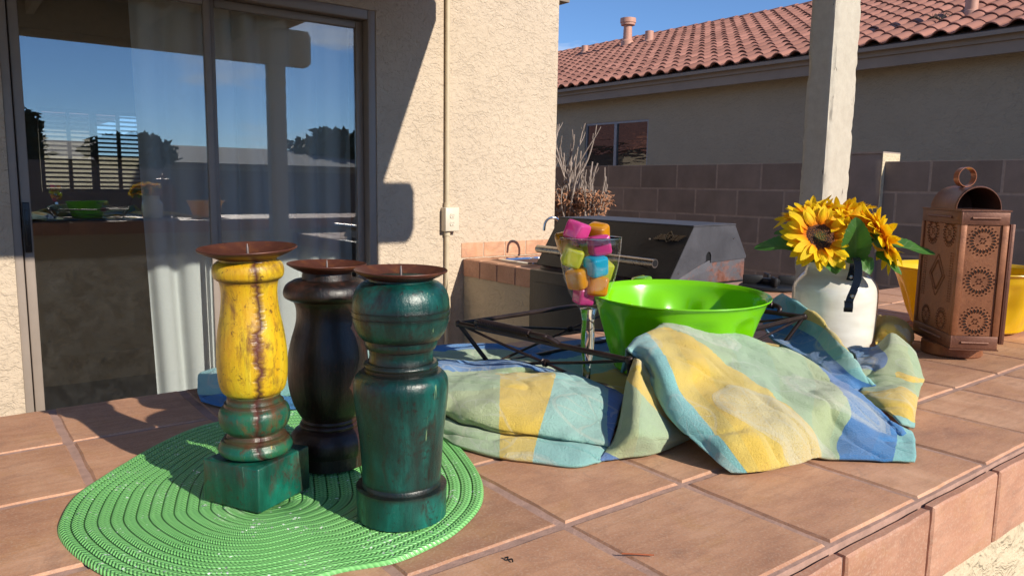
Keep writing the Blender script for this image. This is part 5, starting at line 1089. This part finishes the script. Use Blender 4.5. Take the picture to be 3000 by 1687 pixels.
def ribbon(pts, nrm_fn, w, th):
    mb = MB(); vs = []; fs = []
    for i, p in enumerate(pts):
        tg = (pts[min(i+1, len(pts)-1)]-pts[max(i-1, 0)]).normalized(); n_ = nrm_fn(i, p, tg); sd_ = tg.cross(n_).normalized()
        for a, b in ((-1, -1), (1, -1), (1, 1), (-1, 1)): vs.append(tuple(p+sd_*a*w/2+n_*b*th/2))
    for i in range(len(pts)-1):
        for k in range(4): fs.append((i*4+k, i*4+(k+1) % 4, (i+1)*4+(k+1) % 4, (i+1)*4+k))
    fs += [(3, 2, 1, 0), tuple(range(len(vs)-4, len(vs)))]
    return mb.add(vs, fs)
od = Vector((-0.82, -0.57, 0)).normalized(); sd0 = Vector((0, 0, 1)).cross(od)
M['strap'] = simple('black_strap', (0.008, 0.010, 0.014), 0.28, 0.3)
hp = [Vector(p) for p in ((1.2395, .6640, .128), (1.2340, .6575, .145), (1.222, .650, .1605), (1.206, .640, .1695), (1.190, .629, .1700), (1.180, .620, .160), (1.174, .616, .142), (1.168, .617, .124), (1.160, .618, .110), (1.157, .6185, .100), (1.1565, .619, .0935))]
MB_ = ribbon(spline(hp, 6), lambda i, p, tg: tg.cross(sd0).normalized(), 0.0115, 0.0018); MB_.build('bail_strap', M['strap'], jar, True, 40)
hk = [Vector((1.1565, .619, .104)), Vector((1.1500, .6150, .1025)), Vector((1.1470, .6130, .096)), Vector((1.1490, .6145, .0895)), Vector((1.156, .6185, .0885)), Vector((1.162, .622, .092))]
ribbon(spline(hk, 5), lambda i, p, tg: tg.cross(sd0).normalized(), 0.0130, 0.0018).build('bail_hook', M['strap'], jar, True, 40)
for p in ((1.2375, .6615, .1345), (1.160, .6155, .1125)):
    MB().lathe([(0.0, 0.0028), (0.0025, 0.0024), (0.0036, 0.0)], 0, 0, 0, 14, M=Matrix.Translation(Vector(p)+od*0.002) @ od.to_track_quat('Z', 'Y').to_matrix().to_4x4()).build('rivet', M['steel'], jar, True)

# ------------------------------------------------------------------ sunflowers
def petal_mat():
    t = NT('sunflower_petal'); u = t.n('UVMap'); s = t.n('SeparateXYZ', Vector=u.outputs[0]); oi = t.n('ObjectInfo')
    c = t.ramp(t.math('ADD', s.outputs[0], t.math('MULTIPLY', t.math('SUBTRACT', oi.outputs['Random'], 0.5), 0.25)), [(0.02, (0.80, 0.20, 0.005)), (0.28, (0.93, 0.45, 0.006)), (0.62, (0.95, 0.66, 0.012))])
    st = t.math('SINE', t.math('MULTIPLY', s.outputs[1], 34.0)); c = t.mix(t.math('MULTIPLY', t.math('ADD', st, 1.0), 0.07), c, (0.55, 0.22, 0.0))
    pb = t.bsdf(Base_Color=c, Roughness=0.6, Specular_IOR_Level=0.25, Normal=t.bump(st, 0.4, 0.0004))
    return t.done(t.n('MixShader', i0=0.35, i1=pb.outputs[0], i2=t.n('BsdfTranslucent', Color=c).outputs[0]))
M['petal'] = petal_mat()
def leafmat():
    t = NT('sunflower_leaf'); u = t.n('UVMap'); s = t.n('SeparateXYZ', Vector=u.outputs[0]); g = t.geo()
    v1 = t.math('ABSOLUTE', s.outputs[1]); rib = t.ramp(v1, [(0.02, 1.0), (0.05, 0.0)])
    side = t.ramp(t.math('ABSOLUTE', t.math('SINE', t.math('MULTIPLY', t.math('SUBTRACT', s.outputs[0], t.math('MULTIPLY', v1, 0.35)), 20.0))), [(0.0, 1.0), (0.12, 0.0)])
    c = t.mix(t.noise(g, 60, 4), (0.035, 0.12, 0.018), (0.07, 0.20, 0.03)); c = t.mix(t.math('MULTIPLY', t.math('MAXIMUM', rib, side), 0.35), c, (0.16, 0.28, 0.08))
    pb = t.bsdf(Base_Color=c, Roughness=0.5, Normal=t.bump(t.math('ADD', side, rib), 0.4, 0.0008))
    return t.done(t.n('MixShader', i0=0.22, i1=pb.outputs[0], i2=t.n('BsdfTranslucent', Color=(0.10, 0.30, 0.03)).outputs[0]))
M['leaf'] = leafmat()
def blade(name, length, width, curl, droop, mat, serr=0.0, fold=0.15, n=10, m=4, tip=1.0, seed=0):
    rr = random.Random(seed); vs = []; fs = []; uv = []; ph = rr.uniform(0, 6)
    for i in range(n+1):
        u = i/n; w = width*(math.sin(math.pi*min(1, u*0.92+0.07))**0.6)*(1-0.25*u*tip); w = max(w, width*0.03)
        if i == n: w = width*0.03
        if serr: w *= 1+serr*(1 if i % 2 else -1)
        for j in range(-m, m+1):
            v = j/m
            x = length*u*(1-0.12*droop*u); z = -droop*length*0.5*u*u+curl*length*math.sin(u*3+ph)*0.06+fold*abs(v)*w+0.05*w*math.sin(u*9+v*3+ph)
            vs.append((x, v*w/2, z)); uv.append((u, v*0.5))
    K = 2*m+1
    for i in range(n):
        for j in range(K-1): fs.append((i*K+j, i*K+j+1, (i+1)*K+j+1, (i+1)*K+j))
    me = bpy.data.meshes.new(name); me.from_pydata(vs, [], fs); me.uv_layers.new(name='UVMap'); li = np.zeros(len(me.loops), int); me.loops.foreach_get('vertex_index', li)
    me.uv_layers['UVMap'].data.foreach_set('uv', np.array(uv)[li].ravel()); me.materials.append(mat); me.polygons.foreach_set('use_smooth', [True]*len(fs)); me.update(); return me
PM = [blade('petal', random.uniform(.036, .045), random.uniform(.017, .023), random.uniform(.5, 1.6), random.uniform(-.1, .75), M['petal'], fold=random.uniform(-.3, .5), n=7, m=2, seed=k) for k in range(9)]
t = NT('sunflower_disc'); v = t.co(); rr_ = t.n('VectorMath', {'operation': 'LENGTH'}, i0=v).outputs['Value']; sp_ = t.n('TexVoronoi', Vector=v, Scale=520).outputs['Distance']
c = t.ramp(t.math('MULTIPLY', rr_, 36.0), [(0.25, (0.045, 0.055, 0.006)), (0.42, (0.018, 0.006, 0.002)), (0.8, (0.07, 0.016, 0.006)), (0.98, (0.30, 0.11, 0.01))])
c = t.mix(t.ramp(sp_, [(0.25, 0.8), (0.45, 0.0)]), c, (0.34, 0.12, 0.012)); M['disc'] = t.done(t.bsdf(Base_Color=c, Roughness=0.8, Normal=t.bump(sp_, 1.0, 0.002)))
def orient(o, loc, nrm, spin): pass
def sunflower(loc, nrm, rad, label, npet=(20, 18, 14), sc=1.0, seed=0):
    rr = random.Random(seed); loc = Vector(loc); nrm = Vector(nrm).normalized(); Q = nrm.to_track_quat('Z', 'Y').to_matrix()
    root = empty('sunflower', loc, label, 'sunflower', 'yellow sunflowers in the white jar')
    dm = MB()
    n = 22; prof = [(0.0, -0.004)]+[(rad*math.sin(math.pi/2*i/6), 0.006*math.cos(math.pi/2*i/6)-0.004*math.exp(-((i/6)*3)**2)) for i in range(6, -1, -1)]
    MB_ = MB().lathe(prof, 0, 0, 0, 28); MB_.v = [tuple(Vector(p)) for p in MB_.v]
    me = MB_.mesh('flower_disc', M['disc'], True, None); o = link('flower_disc', me, root, loc); o.rotation_euler = Q.to_euler()
    for ring, np_ in enumerate(npet):
        for k in range(np_):
            a = 2*math.pi*(k+0.5*ring)/np_+rr.uniform(-.12, .12); el = (0.0, 0.38, 0.85)[ring]+rr.uniform(-.22, .22)
            Mx = Q @ Matrix.Rotation(a, 3, 'Z') @ Matrix.Rotation(-el, 3, 'Y') @ Matrix.Rotation(rr.uniform(-.35, .35), 3, 'X')
            p = loc+Q @ Vector((math.cos(a)*rad*0.86, math.sin(a)*rad*0.86, 0.0+0.0015*ring))
            o = link('petal', rr.choice(PM), root, p); o.rotation_euler = Mx.to_euler(); s_ = sc*rr.uniform(.85, 1.12)*(1.0, 0.92, 0.72)[ring]; o.scale = (s_, s_, s_)
    MB().lathe([(0.0, -0.010), (rad*.6, -0.009), (rad*1.0, -0.001)], loc.x, loc.y, loc.z, 16, M=Q.to_4x4()).build('sepal_cup', M['leaf_plain'], root, True)
    end = Vector((JX+(loc.x-JX)*.12, JY+(loc.y-JY)*.12, 0.04)); nk = Vector((JX+(loc.x-JX)*.30, JY+(loc.y-JY)*.30, 0.158))
    MB().tube(spline([loc-nrm*0.008, loc-nrm*0.02, nk, end], 6), 0.0028, 8).build('stalk', M['leaf_plain'], root, True)
    return root
M['leaf_plain'] = simple('stalk_green', (0.06, 0.16, 0.03), 0.55)
f1 = sunflower((1.1846, .6923, .2010), (-0.62, -0.62, 0.52), 0.0265, 'front left sunflower facing us with its dark brown disc showing', (22, 19, 9), 0.98, seed=1)
f2 = sunflower((1.2330, .7420, .2360), (-0.25, 0.10, 0.95), 0.024, 'back left sunflower facing the sky behind the front one', seed=2)
f3 = sunflower((1.2990, .7150, .2370), (0.10, 0.10, 1.0), 0.024, 'topmost sunflower at the back, facing the sky', seed=3)
f4 = sunflower((1.2640, .6330, .2020), (0.50, -0.62, 0.45), 0.023, 'right hand sunflower turned towards the lantern', (20, 18, 13), 1.05, seed=4)
f5 = sunflower((1.2480, .6740, .2210), (-0.05, -0.35, 0.9), 0.022, 'middle sunflower between the front left and right ones, facing up', (19, 16, 14), 0.95, seed=5)
def leaf(root, base, tip, upv, width, seed, curl=1.0, droop=0.3, fold=.12):
    b, t_ = Vector(base), Vector(tip); d = t_-b; L_ = d.length; x = d.normalized(); y = Vector(upv).cross(x).normalized(); z = x.cross(y)
    me = blade('leaf', L_, width, curl, droop, M['leaf'], 0.05, fold, 22, 4, seed=seed); o = link('leaf', me, root, b); o.rotation_euler = Matrix((x, y, z)).transposed().to_euler()
leaf(f1, (1.176, .722, .178), (1.1230, .7760, .190), (-.3, -.6, 1), 0.046, 1)
leaf(f5, (1.2180, .6450, .160), (1.1990, .6420, .238), (-.8, -.55, .1), 0.052, 2, 1.6, -.2, .2)
leaf(f5, (1.2260, .6400, .166), (1.2180, .6160, .150), (-.6, -.6, .6), 0.030, 8, 1.0, .6, .2)
leaf(f4, (1.2700, .6220, .190), (1.3180, .5600, .1825), (-.2, -.5, 1), 0.040, 3, .6, .1)
leaf(f4, (1.2500, .6300, .172), (1.2820, .5900, .150), (-.2, -.7, 1), 0.040, 4)
leaf(f1, (1.1950, .6800, .170), (1.1720, .6500, .150), (-.5, -.5, .8), 0.042, 5, 1, .5)
leaf(f1, (1.205, .672, .172), (1.1500, .7150, .162), (-.3, -.5, 1), 0.036, 6)
leaf(f2, (1.2150, .7350, .200), (1.1600, .7600, .215), (0, -.4, 1), 0.040, 7)

# ------------------------------------------------------------------ punched copper lantern
def copper(name, c1, c2):
    t = NT(name); v = t.co(); n1 = t.noise(v, 16, 7, 0.7, 0.4); n2 = t.noise(v, 170, 5, 0.75)
    c = t.mix(t.ramp(n1, [(0.3, 0.0), (0.7, 1.0)]), c1, c2); c = t.mix(t.math('MULTIPLY', t.ramp(n2, [(0.58, 0.0), (0.68, 1.0)]), 0.3), c, (0.46, 0.22, 0.12))
    c = t.mix(t.math('MULTIPLY', t.ramp(n2, [(0.34, 1.0), (0.42, 0.0)]), 0.5), c, (0.06, 0.02, 0.012))
    return t.done(t.bsdf(Base_Color=c, Metallic=0.30, Roughness=t.math('ADD', 0.34, t.math('MULTIPLY', n1, 0.25)), Normal=t.bump(t.math('ADD', n2, t.math('MULTIPLY', n1, 2.0)), 0.35, 0.0008)))
M['copper'] = copper('rusty_tin', (0.17, 0.060, 0.026), (0.33, 0.125, 0.052)); M['copper_d'] = copper('dark_tin', (0.13, 0.05, 0.03), (0.20, 0.08, 0.045)); M['hole'] = simple('punched_hole', (0.012, 0.005, 0.004), 0.9)
ln = empty('punched_lantern', (1.402, .558, 0), 'rust brown punched tin lantern with ring handle, right of the sunflower jar', 'lantern')
F0 = Vector((1.322, .529, 0.024)); uL = Vector((.107, .109, 0)); uR = Vector((.053, -.051, 0)); wL, wR = uL.length, uR.length; uL.normalize(); uR.normalize(); H = 0.225
nL = Vector((-uL.y, uL.x, 0)); nL = nL if nL.dot(uR) < 0 else -nL          # outward normal of the left face
nR = Vector((uR.y, -uR.x, 0)); nR = nR if nR.dot(uL) < 0 else -nR
def pane_box(o0, a, wa, n_, th, z0, z1, inset=0.0):
    q = [o0+n_*inset, o0+a*wa+n_*inset, o0+a*wa+n_*(inset-th), o0+n_*(inset-th)]
    vs = [(p.x, p.y, z0) for p in q]+[(p.x, p.y, z1) for p in q]
    return MB().add(vs, [(3, 2, 1, 0), (4, 5, 6, 7), (0, 1, 5, 4), (1, 2, 6, 5), (2, 3, 7, 6), (3, 0, 4, 7)])
zb, zt = 0.024, 0.024+H
BK = F0+uL*wL+uR*wR
for (o0, a, wa, n_) in ((F0, uL, wL, nL), (F0, uR, wR, nR), (BK, -uL, wL, -nL), (BK, -uR, wR, -nR)):
    pn = pane_box(o0+a*.010, a, wa-.020, n_, .0015, zb+.022, zt-.022, -0.002).build('punched_panel', M['copper'], ln)
    pane_box(o0, a, wa, n_, .003, zb, zb+.0215, 0.0).build('rail', M['copper_d'], ln, bevel=.0006); pane_box(o0, a, wa, n_, .003, zt-.0215, zt, 0.0).build('rail', M['copper_d'], ln, bevel=.0006)
    for s0, s1 in ((0.0, .0098), (wa-.0098, wa)): pane_box(o0+a*s0, a, s1-s0, n_, .003, zb+.0218, zt-.0218, 0.0004).build('corner_strip', M['copper'], ln, bevel=.0006)
    for zz in (zb+.0105, zt-.0105):
        MB().tube([o0+a*wa*.22+n_*.0004+Vector((0, 0, zz-F0.z)), o0+a*wa*.80+n_*.0004+Vector((0, 0, zz-F0.z))], .0022, 8).build('pressed_bead', M['copper_d'], ln, True)
    if wa > .1: continue
    hl = MB()
def holes(o0, a, n_, items, name='punch_marks'):
    mb = MB(); rp = MB()
    for (cx, cz, lx, lz, rot) in items:
        vs = []; c_, s_ = math.cos(rot), math.sin(rot); k = 8
        for i in range(k):
            an = 2*math.pi*i/k; ex_, ez_ = lx*math.cos(an), lz*math.sin(an); vs.append(tuple(o0+a*(cx+ex_*c_-ez_*s_)+n_*(-0.0016)+Vector((0, 0, cz+ex_*s_+ez_*c_))))
        mb.add(vs, [tuple(range(k))])
        rg = []
        for sc_, dn in ((1.45, -0.0019), (1.0, -0.0010)):
            for i in range(k):
                an = 2*math.pi*i/k; ex_, ez_ = lx*sc_*math.cos(an), lz*sc_*math.sin(an); rg.append(tuple(o0+a*(cx+ex_*c_-ez_*s_)+n_*dn+Vector((0, 0, cz+ex_*s_+ez_*c_))))
        rp.add(rg, [(i, (i+1) % k, (i+1) % k+k, i+k) for i in range(k)])
    x = mb.build(name, M['hole'], ln); x['kind'] = 'stuff'; y = rp.build('punch_burrs', M['copper'], ln); y['kind'] = 'stuff'
def rosette(cx, cz, r, n=22, dots=True, sx=1.0):
    it = []
    for k in range(n):
        a = 2*math.pi*k/n; it.append((cx+sx*r*.74*math.cos(a), cz+r*.74*math.sin(a), r*.13, r*.048*1.3, a))
        if dots: it.append((cx+sx*r*math.cos(a+.14), cz+r*math.sin(a+.14), r*.045, r*.045, 0))
    for k in range(6): a = k*math.pi/3; it.append((cx+sx*r*.17*math.cos(a), cz+r*.17*math.sin(a), r*.045, r*.045, 0))
    for k in range(4): a = k*math.pi/2+.7; it.append((cx+sx*r*.42*math.cos(a), cz+r*.42*math.sin(a), r*.05, r*.05, 0))
    return it
it = []
for cz in (.178, .112, .046): it += rosette(wR*.50, cz-.0, .0235)
holes(F0, uR, nR, it)
it = rosette(wL*.28, .188, .0225)+rosette(wL*.70, .188, .0225)+rosette(wL*.30, .040, .0200)+rosette(wL*.70, .040, .0200, dots=False)
for k in range(9):
    for sx_, sz_ in ((1, 1), (1, -1), (-1, 1), (-1, -1)): s_ = k/9; it.append((wL*.5+sx_*.021*(1-s_), .114+sz_*.026*s_, .0026, .0011, sx_*sz_*-0.9))
for k in range(14):
    for sx_, sz_ in ((1, 1), (1, -1), (-1, 1), (-1, -1)): s_ = k/14; it.append((wL*.5+sx_*.030*(1-s_), .114+sz_*.037*s_, .0009, .0009, 0))
for k in range(20):
    for e_ in (.14, .19, .81, .86): it.append((wL*e_, .075+k*.0042, .0008, .0008, 0))
holes(F0, uL, nL, it)
tp = MB(); q = [F0+nL*.0015+nR*.0015, F0+uR*wR+nR*.0015-nL*.0015, BK-nL*.0015-nR*.0015, F0+uL*wL+nL*.0015-nR*.0015]
tp.add([(p.x, p.y, zt+.0002) for p in q]+[(p.x, p.y, zt+.003) for p in q], [(3, 2, 1, 0), (4, 5, 6, 7), (0, 1, 5, 4), (1, 2, 6, 5), (2, 3, 7, 6), (3, 0, 4, 7)]); tp.build('top_plate', M['copper_d'], ln)
tp = MB(); tp.add([(p.x, p.y, zb-.002) for p in q]+[(p.x, p.y, zb-.0002) for p in q], [(3, 2, 1, 0), (4, 5, 6, 7), (0, 1, 5, 4), (1, 2, 6, 5), (2, 3, 7, 6), (3, 0, 4, 7)]); tp.build('bottom_plate', M['copper_d'], ln)
cx_, cy_ = (F0+BK).x/2, (F0+BK).y/2
MB().lathe([(0.0, 0.0005), (0.045, 0.0005), (0.0475, 0.003), (0.0475, 0.0215), (0.0, 0.0215)], cx_, cy_, 0.0, 48).build('foot_ring', M['copper'], ln, True, 40)
# side door leaf standing proud behind the right corner
dl_ = F0+uR*(wR+.010)+uL*.016
pane_box(dl_, uR, .0075, nR, .004, zb+.006, zt-.020, 0).build('door_edge', M['copper_d'], ln, bevel=.0006)
pane_box(dl_+uR*.0035, uL, wL*.72, uR, .0015, zb+.006, zt-.020, 0).build('door_leaf', M['copper_d'], ln)
# arched hood: barrel open toward the right, with ribbed ends
ctr = F0+uL*wL*.5+uR*wR*.5; arc = MB(); rA = .036; Lh = .050; n = 20; vs = []; fs = []
axh = uL; cr2 = uR
for e_, (off, rr) in enumerate(((-Lh, rA), (-Lh+.004, rA*1.035), (-Lh+.008, rA), (Lh-.008, rA), (Lh-.004, rA*1.035), (Lh, rA), (Lh, rA-.0012), (-Lh, rA-.0012))):
    for i in range(n+1):
        a = math.pi*i/n; p = ctr+axh*off+cr2*rr*.98*math.cos(a); vs.append((p.x, p.y, zt+.0032+min(rr*math.sin(a)*.98, rr)*1.05))
K = n+1
for e_ in range(8):
    for i in range(n): fs.append((e_*K+i, e_*K+i+1, ((e_+1) % 8)*K+i+1, ((e_+1) % 8)*K+i))
fs.append(tuple(5*K+i for i in range(n+1)))
arc.add(vs, fs).build('arched_hood', M['copper_d'], ln, True, 50)
rg = MB(); vs = []; fs = []; n = 40; rc = ctr+Vector((0, 0, 0))
for i in range(n):
    a = 2*math.pi*i/n
    for rr, of in ((.0165, -.0065), (.0165, .0065), (.0155, .0065), (.0155, -.0065)):
        p = ctr+uR*0+(uL*math.cos(R(38))+uR*math.sin(R(38)))*0; e1_ = (uR*.96+uL*.2).normalized(); e2_ = (uL*.96-uR*.2).normalized()
        q_ = ctr-uR*.004+e1_*rr*math.cos(a)+e2_*of; vs.append((q_.x, q_.y, zt+.0032+rA*1.03+.0160+rr*math.sin(a)))
for i in range(n):
    for k in range(4): fs.append((i*4+k, i*4+(k+1) % 4, ((i+1) % n)*4+(k+1) % 4, ((i+1) % n)*4+k))
rg.add(vs, fs).build('ring_handle', simple('bright_copper', (0.42, 0.15, 0.075), 0.3, 0.5), ln, True, 40)

# ------------------------------------------------------------------ crumbs and stains on the tiles
tw = MB().tube(spline([(.402, .3795, .0022), (.410, .372, .0024), (.4205, .3635, .0020)], 5), .0006, 6).build('pine_needle', simple('orange_needle', (0.35, 0.09, 0.03), 0.7)); tagp(tw, 'short orange brown needle lying on the front tiles', 'needle')
th_ = MB().tube(spline([(.326, .4275, .0015), (.3275, .4255, .0025), (.3262, .4238, .0015), (.3285, .4220, .0022), (.3275, .4195, .0012)], 6), .0006, 5).build('dark_thread', M['black_iron']); tagp(th_, 'small dark curled thread on the tile joint right of the placemat', 'thread')
